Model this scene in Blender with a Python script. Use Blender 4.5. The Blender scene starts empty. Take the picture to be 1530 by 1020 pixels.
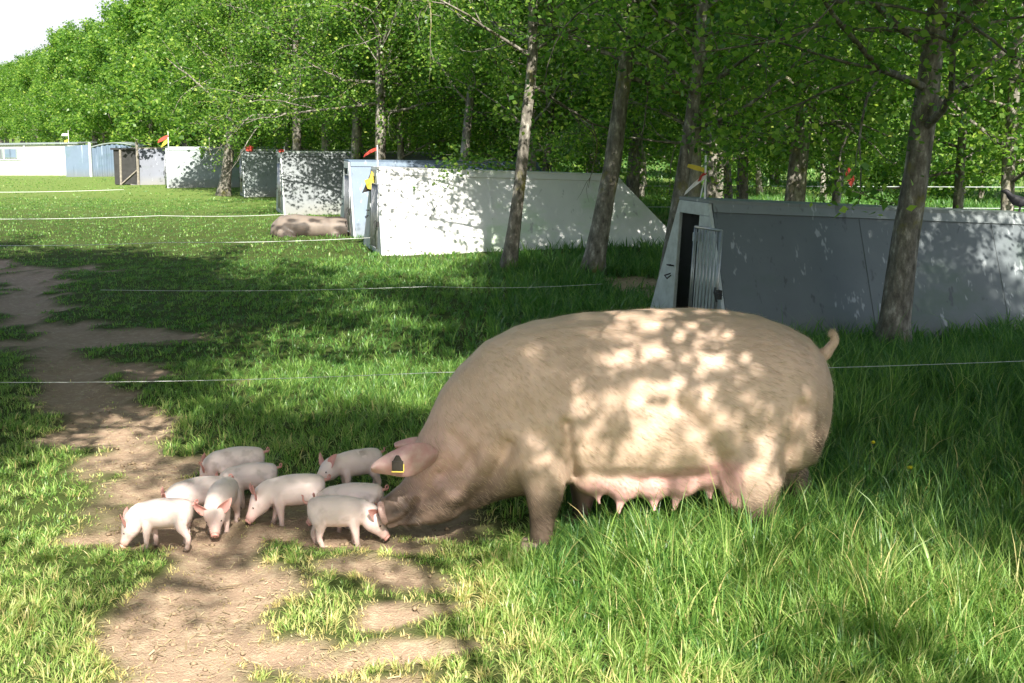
import bpy, math, random
import numpy as np
from mathutils import Vector, Matrix
random.seed(7); RNG = np.random.default_rng(11)
SC = bpy.context.scene; COL = SC.collection
R = math.radians
# ------------------------------------------------------------------ camera, sky, sun, exposure
CAM_H = 1.65; FPX = 1900.0; PITCH = math.atan(320/FPX)
cam_d = bpy.data.cameras.new("camera"); cam = bpy.data.objects.new("camera", cam_d); COL.objects.link(cam)
cam.location = (0, 0, CAM_H); cam.rotation_euler = (R(90)-PITCH, 0, 0)
cam_d.sensor_width = 36; cam_d.lens = 36*FPX/1530; cam_d.clip_start = .05; cam_d.clip_end = 2000
SC.camera = cam
SUN_EL = R(40); SUN_DIR = Vector((0.22, -0.975, 0)).normalized()      # direction towards the sun, on the ground
world = bpy.data.worlds.new("World"); SC.world = world; world.use_nodes = True
nt = world.node_tree; bg = nt.nodes['Background']
sky = nt.nodes.new('ShaderNodeTexSky'); sky.sky_type = 'NISHITA'; sky.sun_disc = False
sky.sun_elevation = SUN_EL; sky.sun_rotation = math.atan2(SUN_DIR.x, SUN_DIR.y)
sky.air_density = 1.0; sky.dust_density = 2.0; sky.ozone_density = 1.0
tc = nt.nodes.new('ShaderNodeTexCoord'); dp = nt.nodes.new('ShaderNodeVectorMath'); dp.operation = 'DOT_PRODUCT'
dp.inputs[1].default_value = Vector((-.42, .90, .12)).normalized()[:]; nt.links.new(tc.outputs['Generated'], dp.inputs[0])
mr = nt.nodes.new('ShaderNodeMapRange'); mr.interpolation_type = 'SMOOTHSTEP'; mr.inputs['From Min'].default_value = .80; mr.inputs['From Max'].default_value = .97
mr.inputs['To Max'].default_value = .88; nt.links.new(dp.outputs['Value'], mr.inputs[0])
cm = nt.nodes.new('ShaderNodeMix'); cm.data_type = 'RGBA'; cm.inputs[7].default_value = (5.3, 5.35, 5.9, 1)      # a pale cloud bank down the lane
nt.links.new(mr.outputs[0], cm.inputs[0]); nt.links.new(sky.outputs[0], cm.inputs[6]); nt.links.new(cm.outputs[2], bg.inputs[0]); bg.inputs[1].default_value = 0.078
sd = bpy.data.lights.new("sun", 'SUN'); sd.energy = 5.0; sd.angle = R(0.53); sd.color = (1, .94, .84)
so = bpy.data.objects.new("sun", sd); COL.objects.link(so)
sv = Vector((SUN_DIR.x*math.cos(SUN_EL), SUN_DIR.y*math.cos(SUN_EL), math.sin(SUN_EL)))
so.rotation_euler = sv.to_track_quat('Z', 'Y').to_euler(); so.location = (4, -6, 12)
SC.view_settings.view_transform = 'Standard'; SC.view_settings.look = 'None'
SC.view_settings.exposure = 1.38; SC.view_settings.gamma = 1.0
SC.cycles.max_bounces = 7; SC.cycles.diffuse_bounces = 3; SC.cycles.glossy_bounces = 2
SC.cycles.transmission_bounces = 4; SC.cycles.transparent_max_bounces = 4
SC.cycles.use_denoising = True

# ------------------------------------------------------------------ helpers
def ray(px, py):
    d = Vector(((px-765)/FPX, 1.0, -(py-510)/FPX))
    c, s = math.cos(PITCH), math.sin(PITCH)
    return Vector((d.x, d.y*c + d.z*s, -d.y*s + d.z*c))
def G(px, py, z=0.0):
    """point of the ground (or a level z) seen at a place of the photograph"""
    d = ray(px, py); t = (z-CAM_H)/d.z
    return Vector((d.x*t, d.y*t, z))

def hash2(ix, iy, s):
    h = (ix*374761393 + iy*668265263 + s*1442695041) & 0xFFFFFFFF
    h = ((h ^ (h >> 13))*1274126177) & 0xFFFFFFFF
    return ((h ^ (h >> 16)) & 0xFFFFFF)/float(0xFFFFFF)
def vnoise(x, y, s=0):
    x = np.asarray(x, float); y = np.asarray(y, float)
    ix = np.floor(x).astype(np.int64); iy = np.floor(y).astype(np.int64)
    fx = x-ix; fy = y-iy; fx = fx*fx*(3-2*fx); fy = fy*fy*(3-2*fy)
    a = hash2(ix, iy, s); b = hash2(ix+1, iy, s); c = hash2(ix, iy+1, s); d = hash2(ix+1, iy+1, s)
    return (a*(1-fx)+b*fx)*(1-fy) + (c*(1-fx)+d*fx)*fy
def fbm(x, y, s=0, o=4):
    r = 0; a = .5; t = 0
    for k in range(o):
        r = r + a*vnoise(x*2**k, y*2**k, s+k*17); t += a; a *= .5
    return r/t
def sstep(a, b, x):
    t = np.clip((x-a)/(b-a), 0, 1); return t*t*(3-2*t)

def mesh_np(name, V, F, mat=None, parent=None, smooth=False, attr=None, n=4):
    """V (k,3); F (m,n) all polygons of one size, or a list of index lists"""
    me = bpy.data.meshes.new(name)
    V = np.asarray(V, np.float32)
    if isinstance(F, np.ndarray):
        m, n = F.shape
        me.vertices.add(len(V)); me.vertices.foreach_set('co', V.ravel())
        me.loops.add(m*n); me.loops.foreach_set('vertex_index', F.astype(np.int32).ravel())
        me.polygons.add(m); me.polygons.foreach_set('loop_start', (np.arange(m)*n).astype(np.int32))
        me.polygons.foreach_set('loop_total', np.full(m, n, np.int32))
        me.update(calc_edges=True)
    else:
        me.from_pydata([tuple(map(float, v)) for v in V], [], [tuple(int(i) for i in f) for f in F]); me.update()
    if smooth:
        me.polygons.foreach_set('use_smooth', np.ones(len(me.polygons), bool))
    if attr is not None:
        for an, av in attr.items():
            a = me.color_attributes.new(an, 'FLOAT_COLOR', 'POINT')
            c = np.ones((len(V), 4), np.float32); c[:, :av.shape[1]] = av
            a.data.foreach_set('color', c.ravel())
    if mat: me.materials.append(mat)
    o = bpy.data.objects.new(name, me); COL.objects.link(o)
    if parent: o.parent = parent
    return o
class MB:
    def __init__(s): s.v = []; s.f = []
    def add(s, V, F):
        b = len(s.v); s.v += [tuple(map(float, p)) for p in V]; s.f += [tuple(int(i)+b for i in f) for f in F]; return s
    def box(s, c, size, M=None):
        c = Vector(c); h = Vector(size)/2
        P = [c+Vector((h.x*i, h.y*j, h.z*k)) for i in (-1, 1) for j in (-1, 1) for k in (-1, 1)]
        if M: P = [M @ p for p in P]
        return s.add(P, [(0, 1, 3, 2), (4, 6, 7, 5), (0, 4, 5, 1), (2, 3, 7, 6), (0, 2, 6, 4), (1, 5, 7, 3)])
    def slab(s, q, t):
        """quad of four points, thickened by vector t"""
        q = [Vector(p) for p in q]; t = Vector(t)
        return s.add(q+[p+t for p in q], [(0, 3, 2, 1), (4, 5, 6, 7), (0, 1, 5, 4), (1, 2, 6, 5), (2, 3, 7, 6), (3, 0, 4, 7)])
    def tube(s, path, rad, n=8, cap=True, jit=0, seed=0):
        V, F = tube(path, rad, n, cap, jit, seed); return s.add(V, F)
    def build(s, name, mat=None, parent=None, smooth=False, bevel=0):
        o = mesh_np(name, s.v, s.f, mat, parent, smooth)
        if bevel:
            m = o.modifiers.new('bevel', 'BEVEL'); m.width = bevel; m.segments = 2; m.limit_method = 'ANGLE'
        return o
def tube(path, rad, n=8, cap=True, jit=0, seed=0, flat=None):
    P = np.array([tuple(p) for p in path], float); k = len(P); rad = np.broadcast_to(np.asarray(rad, float), (k,))
    rng = np.random.default_rng(seed)
    T = np.gradient(P, axis=0); T /= np.linalg.norm(T, axis=1)[:, None]+1e-9
    ref = np.array([0, 1., 0]) if abs(T[0, 1]) < .8 else np.array([1., 0, 0])
    V = []; a = np.arange(n)*2*np.pi/n
    for i in range(k):
        s_ = np.cross(T[i], ref); s_ /= np.linalg.norm(s_)+1e-9; u = np.cross(s_, T[i]); ref = u
        r = rad[i]*(1+jit*(rng.random(n)-.5)*2)
        V.append(P[i] + (np.cos(a)*r)[:, None]*s_ + (np.sin(a)*r*(flat or 1))[:, None]*u)
    V = np.concatenate(V); F = []
    for i in range(k-1):
        for j in range(n):
            F.append((i*n+j, i*n+(j+1) % n, (i+1)*n+(j+1) % n, (i+1)*n+j))
    if cap: F.append(tuple(range(n-1, -1, -1))); F.append(tuple(range((k-1)*n, k*n)))
    return V, F
def empty(name, loc, rz=0):
    o = bpy.data.objects.new(name, None); COL.objects.link(o); o.location = loc; o.rotation_euler = (0, 0, rz)
    o.empty_display_size = .1; return o
def tag(o, label, cat, group=None, kind=None):
    if label: o['label'] = label
    if cat: o['category'] = cat
    if group: o['group'] = group
    if kind: o['kind'] = kind
    return o

# ------------------------------------------------------------------ materials
def mat_new(name):
    m = bpy.data.materials.new(name); m.use_nodes = True; t = m.node_tree; t.nodes.clear()
    out = t.nodes.new('ShaderNodeOutputMaterial'); return m, t, out
def N(t, kind, **kw):
    n = t.nodes.new(kind)
    for k, v in kw.items():
        if k in n.inputs.keys(): n.inputs[k].default_value = v
        else: setattr(n, k, v)
    return n
def ramp(t, fac, stops):
    r = t.nodes.new('ShaderNodeValToRGB'); e = r.color_ramp.elements
    while len(e) < len(stops): e.new(.5)
    for el, (p, c) in zip(e, stops): el.position = p; el.color = (*c, 1)
    t.links.new(fac, r.inputs[0]); return r.outputs[0]
def mixc(t, fac, a, b, mode='MIX'):
    m = t.nodes.new('ShaderNodeMix'); m.data_type = 'RGBA'; m.blend_type = mode
    for i, v in ((0, fac), (6, a), (7, b)):
        if hasattr(v, 'is_linked') or hasattr(v, 'links'): t.links.new(v, m.inputs[i])
        elif i == 0: m.inputs[0].default_value = v
        else: m.inputs[i].default_value = (*v, 1)
    return m.outputs[2]
def coords(t, space='Object', scale=(1, 1, 1)):
    c = t.nodes.new('ShaderNodeTexCoord'); mp = t.nodes.new('ShaderNodeMapping'); mp.inputs['Scale'].default_value = scale
    t.links.new(c.outputs[space], mp.inputs[0]); return mp.outputs[0]
def noise(t, vec, scale, detail=4, rough=.6):
    n = N(t, 'ShaderNodeTexNoise', Scale=scale, Detail=detail, Roughness=rough); t.links.new(vec, n.inputs['Vector']); return n.outputs[0]
def bump(t, h, strength=.3, dist=.02):
    b = N(t, 'ShaderNodeBump', Strength=strength, Distance=dist); t.links.new(h, b.inputs['Height']); return b.outputs[0]
def principled(t, out, color, rough=.7, spec=.3, normal=None, **kw):
    p = N(t, 'ShaderNodeBsdfPrincipled'); p.inputs['Roughness'].default_value = rough
    p.inputs['Specular IOR Level'].default_value = spec
    if hasattr(color, 'links'): t.links.new(color, p.inputs['Base Color'])
    else: p.inputs['Base Color'].default_value = (*color, 1)
    if normal: t.links.new(normal, p.inputs['Normal'])
    for k, v in kw.items(): p.inputs[k].default_value = v
    t.links.new(p.outputs[0], out.inputs[0]); return p
def simple(name, c, rough=.6, var=.25, nscale=8, spec=.3, bmp=.15, metal=0):
    m, t, out = mat_new(name); v = coords(t)
    n = noise(t, v, nscale, 6); lo = tuple(x*(1-var) for x in c); hi = tuple(min(1, x*(1+var)) for x in c)
    principled(t, out, ramp(t, n, [(.3, lo), (.7, hi)]), rough, spec, bump(t, n, bmp, .01), **({'Metallic': metal} if metal else {})); return m
def attr_rgb(t, name):
    a = t.nodes.new('ShaderNodeAttribute'); a.attribute_name = name
    s = t.nodes.new('ShaderNodeSeparateColor'); t.links.new(a.outputs['Color'], s.inputs[0]); return s.outputs

def leafy(name, stops, trans=.45, rough=.4, attr='tint', spec=.35, tboost=1.5):
    """thin leaf or blade: colour from a per-piece tint, part of the light passes through"""
    m, t, out = mat_new(name); s = attr_rgb(t, attr)
    col = ramp(t, s[0], stops)
    p = N(t, 'ShaderNodeBsdfPrincipled'); p.inputs['Roughness'].default_value = rough; p.inputs['Specular IOR Level'].default_value = spec
    t.links.new(col, p.inputs['Base Color'])
    tr = t.nodes.new('ShaderNodeBsdfTranslucent')
    tc = mixc(t, 1.0, col, (tboost*1.05, tboost*1.12, tboost*.68), 'MULTIPLY'); t.links.new(tc, tr.inputs[0])
    mx = t.nodes.new('ShaderNodeMixShader'); mx.inputs[0].default_value = trans
    t.links.new(p.outputs[0], mx.inputs[1]); t.links.new(tr.outputs[0], mx.inputs[2]); t.links.new(mx.outputs[0], out.inputs[0]); return m
M_grass = leafy('grass_blade', [(0, (.024, .080, .028)), (.35, (.070, .178, .042)), (.65, (.225, .36, .080)), (.85, (.42, .47, .18)), (1, (.60, .50, .24))], .40, .38)
M_leaf = leafy('tree_leaf', [(0, (.035, .10, .020)), (.45, (.11, .215, .038)), (.8, (.25, .36, .065)), (1, (.45, .50, .12))], .52, .35, tboost=2.0)
M_straw = leafy('straw', [(0, (.22, .16, .09)), (.5, (.42, .33, .2)), (1, (.58, .48, .31))], .15, .6)

def bark(name, c1, c2, c3, sc=14):
    m, t, out = mat_new(name); v = coords(t, 'Object', (1, 1, .45))
    n1 = noise(t, v, sc, 8, .7); n2 = noise(t, coords(t, 'Object', (1, 1, .8)), 3.2, 5)
    vo = N(t, 'ShaderNodeTexVoronoi', Scale=sc*1.6); t.links.new(v, vo.inputs['Vector'])
    c = ramp(t, n1, [(.32, c1), (.55, c2), (.72, c3)])
    c = mixc(t, ramp_f(t, n2, .55, .68), c, (.20, .19, .06))
    h = N(t, 'ShaderNodeMath', operation='ADD'); t.links.new(n1, h.inputs[0]); t.links.new(vo.outputs[0], h.inputs[1])
    principled(t, out, c, .9, .15, bump(t, h.outputs[0], .9, .012)); return m
def ramp_f(t, fac, a, b):
    mr = N(t, 'ShaderNodeMapRange'); mr.interpolation_type = 'SMOOTHSTEP'
    mr.inputs['From Min'].default_value = a; mr.inputs['From Max'].default_value = b
    t.links.new(fac, mr.inputs[0]); return mr.outputs[0]
M_bark = bark('bark_dark', (.05, .045, .038), (.21, .195, .165), (.55, .52, .46))
M_barkp = bark('bark_pale', (.07, .06, .05), (.30, .28, .24), (.50, .48, .42), 10)
M_twig = simple('twig', (.16, .13, .09), .85, .4, 30)

# ground: soil and thatch, mixed by a wear map stored on the sheet
def ground_mat():
    m, t, out = mat_new('soil'); s = attr_rgb(t, 'wear'); v = coords(t)
    n1 = noise(t, v, 2.2, 6); n2 = noise(t, v, 22, 8, .7); n3 = noise(t, v, 120, 3)
    dirt = mixc(t, n1, (.42, .30, .215), (.27, .19, .135)); dirt = mixc(t, ramp_f(t, n2, .45, .75), dirt, (.50, .40, .28))
    dirt = mixc(t, ramp_f(t, n3, .58, .72), dirt, (.50, .40, .26))
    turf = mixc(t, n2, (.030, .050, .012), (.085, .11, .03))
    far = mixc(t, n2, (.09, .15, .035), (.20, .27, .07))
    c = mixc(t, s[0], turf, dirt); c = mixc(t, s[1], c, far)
    h = N(t, 'ShaderNodeMath', operation='ADD'); t.links.new(n2, h.inputs[0]); t.links.new(n3, h.inputs[1])
    principled(t, out, c, .95, .1, bump(t, h.outputs[0], .6, .02)); return m
M_soil = ground_mat()

# ------------------------------------------------------------------ terrain
# bare earth: centre points as they lie on the ground (x, y half-widths in metres, weight)
PATH = [(-60, 385, .4), (20, 410, .5), (50, 450, .45), (100, 500, .42), (120, 560, .36), (140, 620, .34), (165, 660, .32), (200, 700, .30), (270, 750, .28), (310, 800, .24), (300, 850, .14), (310, 930, .15), (300, 1010, .14), (300, 1090, .14)]
BARE = [(225, 812, .28, .12, .95), (-40, 405, 1.2, .7, .9), (210, 500, .45, .5, .8), (250, 560, .4, .3, .75), (30, 520, .5, .4, .6), (300, 690, .32, .14, .9), (180, 640, .3, .3, .7),
        (400, 780, .50, .20, 1), (530, 787, .5, .16, 1), (640, 792, .28, .12, .8), (460, 822, .5, .08, .8), (600, 862, .28, .12, .72),
        (700, 957, .30, .09, .85), (640, 905, .22, .11, .6), (540, 965, .28, .07, .72), (400, 945, .2, .08, .75), (430, 1010, .3, .10, .68), (620, 1015, .3, .09, .62), (380, 880, .15, .1, .7),
        (950, 425, .7, .9, .95), (1000, 440, .5, .8, .9), (980, 330, 1.0, 1.5, .8)]
BG = [(G(px, py), rx, ry, w) for px, py, rx, ry, w in BARE]
PG = [(G(px, py), w) for px, py, w in PATH]
def dirt(x, y):
    x = np.asarray(x, float); y = np.asarray(y, float)
    wx = x+(fbm(x*1.5, y*1.5, 91, 3)-.5)*.7; wy = y+(fbm(x*1.5+9, y*1.5+4, 77, 3)-.5)*.5; r = np.zeros(x.shape)
    for p, rx, ry, w in BG:
        r = np.maximum(r, w*np.exp(-(((wx-p.x)/rx)**2+((wy-p.y)/ry)**2)*.8))
    for (a, wa), (b, wb) in zip(PG[:-1], PG[1:]):
        ex, ey = b.x-a.x, b.y-a.y; t = np.clip(((wx-a.x)*ex+(wy-a.y)*ey)/(ex*ex+ey*ey), 0, 1)
        d = np.hypot(wx-a.x-ex*t, wy-a.y-ey*t)/((wa+(wb-wa)*t)*.74); r = np.maximum(r, np.exp(-d*d*.8)*.98)
    r = r-.50*sstep(.50, .66, fbm(x*2.3, y*1.7, 63, 3))*sstep(5.4, 6.2, y); patchy = sstep(5.5, 8, y)*.35
    r = np.clip(r, -.2, 1.2); amp = .12+.88*sstep(.03, .35, r)
    return r + amp*(fbm(x*4.5, y*4.5, 5, 4)-.5)*(.95+patchy) + amp*(vnoise(x*1.3, y*1.3, 3)-.5)*(.2+patchy)
def hfun(x, y):
    near = 1-sstep(25, 60, np.abs(y))
    h = (fbm(x*.7, y*.7, 40, 3)-.5)*.07*near + (fbm(x*5, y*5, 41, 3)-.5)*.035*near
    return h - .025*sstep(.42, .7, dirt(x, y))*near
def hz(x, y): return float(hfun(np.array([x]), np.array([y]))[0])
xs = np.concatenate([-np.geomspace(700, 7.2, 45), np.arange(-7, 7.01, .07), np.geomspace(7.2, 700, 45)])
ys = np.concatenate([-np.geomspace(60, 1, 10), np.arange(-.5, 2.4, .3), np.arange(2.4, 9, .06), np.arange(9, 24, .14), np.geomspace(24, 900, 60)])
X, Y = np.meshgrid(xs, ys); nx, ny = len(xs), len(ys)
Dm = dirt(X.ravel(), Y.ravel()); Z = hfun(X.ravel(), Y.ravel())
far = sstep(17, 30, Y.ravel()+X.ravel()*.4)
idx = np.arange(nx*ny).reshape(ny, nx)
F = np.stack([idx[:-1, :-1], idx[:-1, 1:], idx[1:, 1:], idx[1:, :-1]], -1).reshape(-1, 4)
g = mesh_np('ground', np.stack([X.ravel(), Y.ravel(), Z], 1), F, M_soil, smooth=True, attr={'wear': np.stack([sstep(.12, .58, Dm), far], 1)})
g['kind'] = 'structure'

# ------------------------------------------------------------------ tree rows: line through the photograph's row of shelters
RD = Vector((-.4264, .9045, 0)); RN = Vector((.9045, .4264, 0)); R0 = Vector((2.6, 9.6, 0))
def shelter_dist(x, y): return None

# ------------------------------------------------------------------ shelters
M_hut = {}
def hut_mat(name, c, streak=.5):
    m, t, out = mat_new(name); v = coords(t, 'Object', (1, 1, .12)); v2 = coords(t)
    n = noise(t, v, 9, 5); n2 = noise(t, v2, 2.5, 5); n3 = noise(t, v2, 40, 4); dr = noise(t, coords(t, 'Object', (9, 9, .55)), 1.0, 3, .7)
    base = mixc(t, n2, tuple(x*.78 for x in c), tuple(min(.8, x*1.18) for x in c))
    n4 = noise(t, coords(t, 'Object', (1, 1, 1.6)), 1.1, 5, .65); base = mixc(t, ramp_f(t, n4, .50, .72), base, (c[0]*.72, c[1]*.86, c[2]*.66))
    base = mixc(t, ramp_f(t, n, .66, .72), base, tuple(min(.75, x*1.25+streak*.10) for x in c))
    base = mixc(t, ramp_f(t, n3, .62, .75), base, tuple(x*.75 for x in c))
    base = mixc(t, ramp_f(t, dr, .61, .68), base, tuple(min(.72, x*1.3+.13) for x in c)); base = mixc(t, ramp_f(t, dr, .38, .30), base, tuple(x*.6 for x in c))
    # green algae and splashed mud near the ground
    sp = N(t, 'ShaderNodeSeparateXYZ'); t.links.new(v2, sp.inputs[0])
    lo = N(t, 'ShaderNodeMapRange'); lo.inputs['From Min'].default_value = .3; lo.inputs['From Max'].default_value = 0.0
    t.links.new(sp.outputs[2], lo.inputs[0])
    f = N(t, 'ShaderNodeMath', operation='MULTIPLY'); t.links.new(lo.outputs[0], f.inputs[0]); t.links.new(n2, f.inputs[1])
    base = mixc(t, f.outputs[0], base, (.14, .13, .08))
    principled(t, out, base, .55, .35, bump(t, n2, .12, .02)); return m
M_white = hut_mat('sheet_white', (.72, .73, .74), .2); M_grey = hut_mat('sheet_grey', (.12, .14, .15)); M_mid = hut_mat('sheet_mid', (.15, .17, .18))
M_pale = hut_mat('sheet_pale', (.21, .25, .25)); M_blue = hut_mat('sheet_blue', (.13, .18, .25)); M_slate = hut_mat('sheet_slate', (.10, .115, .15))
M_galv = simple('galvanised', (.42, .46, .46), .45, .2, 12, .5); M_steel = simple('steel_bar', (.38, .39, .40), .35, .2, 20, .5, .05, .6)
M_dark = simple('dark_iron', (.03, .03, .03), .6, .3); M_inside = simple('doorway_dark', (.05, .045, .04), .9, .4)
M_wood = simple('weathered_wood', (.22, .20, .17), .85, .35, 14)

HUTS = []
def shelter(label, corner, az, L, Wb, Wt, H, slant, side_m, front_m, tilt=2.4, gate=True, group='pig shelters along the tree row', dark_strip=False, trim_m=None, wedge=0, open_to=.72):
    """origin = near front corner on the ground; +x runs along the near side, +y across the front away from the lane's near edge"""
    o = empty('pig_shelter', (corner.x, corner.y, hz(corner.x, corner.y)-.02), 0)
    rz = R(90-az); o.rotation_euler = (0, R(tilt), 0)
    o.rotation_euler = (Matrix.Rotation(rz, 3, 'Z') @ Matrix.Rotation(R(tilt), 3, 'Y')).to_euler()
    tag(o, label, 'pig shelter', group)
    HUTS.append((corner.x, corner.y, rz, L, Wb))
    a = (Wb-Wt)/2; T = .03
    nb = -.25                                                   # skirts reach into the turf on the falling side
    def pt(x, y, z): return Vector((x, y, z))
    # sides lean in; the rear end leans forward by `slant`
    yb0, yt0, yb1, yt1 = 0, a, Wb, Wb-a
    k = lambda z: (H-z)/H
    sp = MB().slab([pt(0, yb0-a*.0, 0), pt(L, yb0, 0), pt(L-slant, yt0, H), pt(0, yt0, H)], (0, T, 0)); s1 = sp.build('side_panel', side_m, o)
    sp = MB().slab([pt(0, yb1-T, 0), pt(L, yb1-T, 0), pt(L-slant, yt1-T, H), pt(0, yt1-T, H)], (0, T, 0)); sp.build('side_panel', side_m, o)
    MB().slab([pt(-.03, yt0-.015, H+.003), pt(L-slant+.02, yt0-.015, H+.003), pt(L-slant+.02, yt1+.015, H+.003), pt(-.03, yt1+.015, H+.003)], (0, 0, .025)).build('roof', trim_m or front_m, o)
    MB().slab([pt(L-.003, yb0+T, 0), pt(L-.003, yb1-T, 0), pt(L-slant-.003, yt1-T, H), pt(L-slant-.003, yt0+T, H)], (-T, 0, 0)).build('rear_panel', side_m, o)
    # top trim along the near side
    nrm = Vector((0, -H, a)).normalized()
    def side(x, z, off): return pt(x, a*z/H, z) + nrm*off
    MB().slab([side(0, H-.07, .002), side(L-slant*.94, H-.07, .002), side(L-slant, H, .002), side(0, H, .002)], nrm*.012).build('edge_trim', trim_m or side_m, o)
    for fx_ in (.34, .67):
        xx = L*fx_; zt = H-.075 if xx < L-slant else (H-.075)*(L-xx)/slant
        MB().slab([side(xx-.018, .02, .001), side(xx+.018, .02, .001), side(xx+.018-(.0), zt, .001), side(xx-.018, zt, .001)], nrm*.004).build('joint_strip', side_m, o)
    if dark_strip:
        mb = MB(); mb.tube([side(1.03, H-.07, .004), side(.72, .62, .004), side(.42, .12, .004)], .006, 5); mb.build('dark_strip', M_mid, o)  # thin dark strip slanting across the near side
    # front: two leaning cheeks, a header and a threshold around the doorway
    fb = MB(); y1, y2 = .42*Wb, .66*Wb; hh = H-.10; th = .16
    y1t, y2t = a+.36*Wt+.0, a+.78*Wt
    y1t = max(y1t, a+.1); y2t = min(y2t, Wb-a-.05)
    fx = -.003
    q = lambda ya, yb, yc, yd, za, zb: fb.slab([pt(fx, ya, za), pt(fx, yb, za), pt(fx, yc, zb), pt(fx, yd, zb)], (-T, 0, 0))
    def ybnd(z, y0, y0t): return y0+(y0t-y0)*z/H
    q(ybnd(th, 0, a), y1, y1, ybnd(hh, 0, a)+.0, th, hh) if False else None
    # near cheek, far cheek
    for ya, yat, yb_, ybt in ((0, a, y1, min(y1, y1t+.0)), (y2, y2, Wb, Wb-a)):
        z0, z1 = 0, hh
        fb.slab([pt(fx, ya, z0), pt(fx, yb_, z0), pt(fx, ybnd(z1, yb_, ybt), z1), pt(fx, ybnd(z1, ya, yat), z1)], (-T, 0, 0))
    fb.slab([pt(fx-.001, ybnd(hh, 0, a), hh), pt(fx-.001, ybnd(hh, Wb, Wb-a), hh), pt(fx-.001, yt1, H), pt(fx-.001, yt0, H)], (-T, 0, 0))
    fb.slab([pt(fx-.002, y1, 0), pt(fx-.002, y2, 0), pt(fx-.002, y2, th), pt(fx-.002, y1, th)], (-T+.004, 0, 0))
    fb.build('front_panel', front_m, o, bevel=.004)
    MB().box((.55, Wb/2, .25), (.02, Wb*.6, .5)).build('doorway_shade', M_inside, o)  # dark sheet added to stand for the shade inside the doorway
    if gate:
        gt = MB(); gx = -.075; g0, g1, gb, gtop = .10*Wb, .40*Wb, .10, H-.19
        for i in range(8):
            y = g0+(g1-g0)*(i+.5)/8; gt.tube([(gx, y, gb), (gx, y, gtop-.01)], .006, 6)
        for z in (gb, gtop): gt.tube([(gx, g0, z), (gx, g1, z)], .011, 6)
        for y in (g0, g1): gt.tube([(gx, y, gb), (gx, y, gtop)], .011, 6)
        gg = gt.build('gate', M_steel, o, True)
        for z in (gb+.1, gtop-.08): MB().box((gx+.02, g1+.012, z), (.05, .03, .07)).build('hinge', M_galv, gg)
        lt = MB(); lt.box((gx-.0, g0-.03, .42), (.03, .05, .07)); lt.tube([(gx-.03, g0-.02, .47), (gx-.05, g0-.05, .44), (gx-.04, g0-.08, .37)], .008, 6); lt.tube([(gx-.02, g0-.0, .43), (gx-.02, g0-.12, .425)], .006, 6)
        lt.build('latch', M_dark, gg)
    yy = y2+.09
    MB().tube([(-.03, yy, .55), (-.07, yy, .55), (-.07, yy-.05, .55), (-.03, yy-.05, .55)], .006, 6).build('staple', M_dark, o)
    ct = MB().tube([(-.03, yy, .48), (-.08, yy+.01, .46), (-.08, yy-.04, .44), (-.05, yy-.05, .47)], .006, 6)
    ct.build('catch', M_dark, o)
    return o, s1
M_midt = hut_mat('sheet_trim', (.2, .225, .23))
h1, _ = shelter('nearest dark grey sheet shelter with open barred gate, close behind the back of the sow', G(1092, 521), 72, 3.9, 1.5, .52, 1.09, .7, M_grey, M_galv, 3.2, trim_m=M_midt)
h2, _ = shelter('bright white sheet shelter with sloping rear end, standing behind two leaning trunks', G(574, 380), 74, 4.5, 1.5, .42, 1.13, 1.08, M_white, M_galv, 2.2, dark_strip=True, trim_m=M_white)
h3, _ = shelter('blue grey sheet shelter whose front shows just left of the bright white one', G(532, 356), 74, 3.7, 1.5, .42, 1.14, .7, M_blue, M_galv, 1.0, trim_m=M_blue)
h4, _ = shelter('grey dappled shelter standing directly behind the lying sow', G(427, 322), 74, 3.9, 1.5, .42, 1.17, .5, M_mid, M_galv, .6)
h5, _ = shelter('pale dappled shelter with a small red marker on its front edge', G(367, 294), 74, 3.4, 1.4, .42, 1.12, .4, M_pale, M_galv, .4, gate=True)
h6, _ = shelter('pale green grey shelter with red and yellow flags beside its doorway', G(252, 281), 74, 3.9, 1.4, .42, 1.10, .4, M_pale, M_galv, .3)
h7, _ = shelter('dark slate shelter just right of the black open panel', G(197, 276), 76, 3.2, 1.4, .5, 1.05, .3, M_slate, M_wood, .2, gate=False)

# black open panel beside the slate shelter
p = G(170, 276); bp = empty('stall_panel', (p.x, p.y, hz(p.x, p.y)), R(4))
tag(bp, 'black open-sided pen panel with a pale diagonal brace, left of the slate shelter', 'pen panel')
MB().box((.35, 0, .52), (.62, .04, 1.0)).build('board', M_dark, bp)
MB().box((.36, -.02, 1.04), (.78, .12, .05)).build('top_rail', M_dark, bp)
MB().tube([(.22, -.05, 0), (.24, -.05, 1.02)], .035, 6).tube([(.2, -.06, 0), (.72, -.06, .45)], .02, 6).build('brace', M_wood, bp)
MB().tube([(.72, -.05, 0), (.72, -.05, 1.25)], .04, 7).build('post', M_wood, bp)

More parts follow.
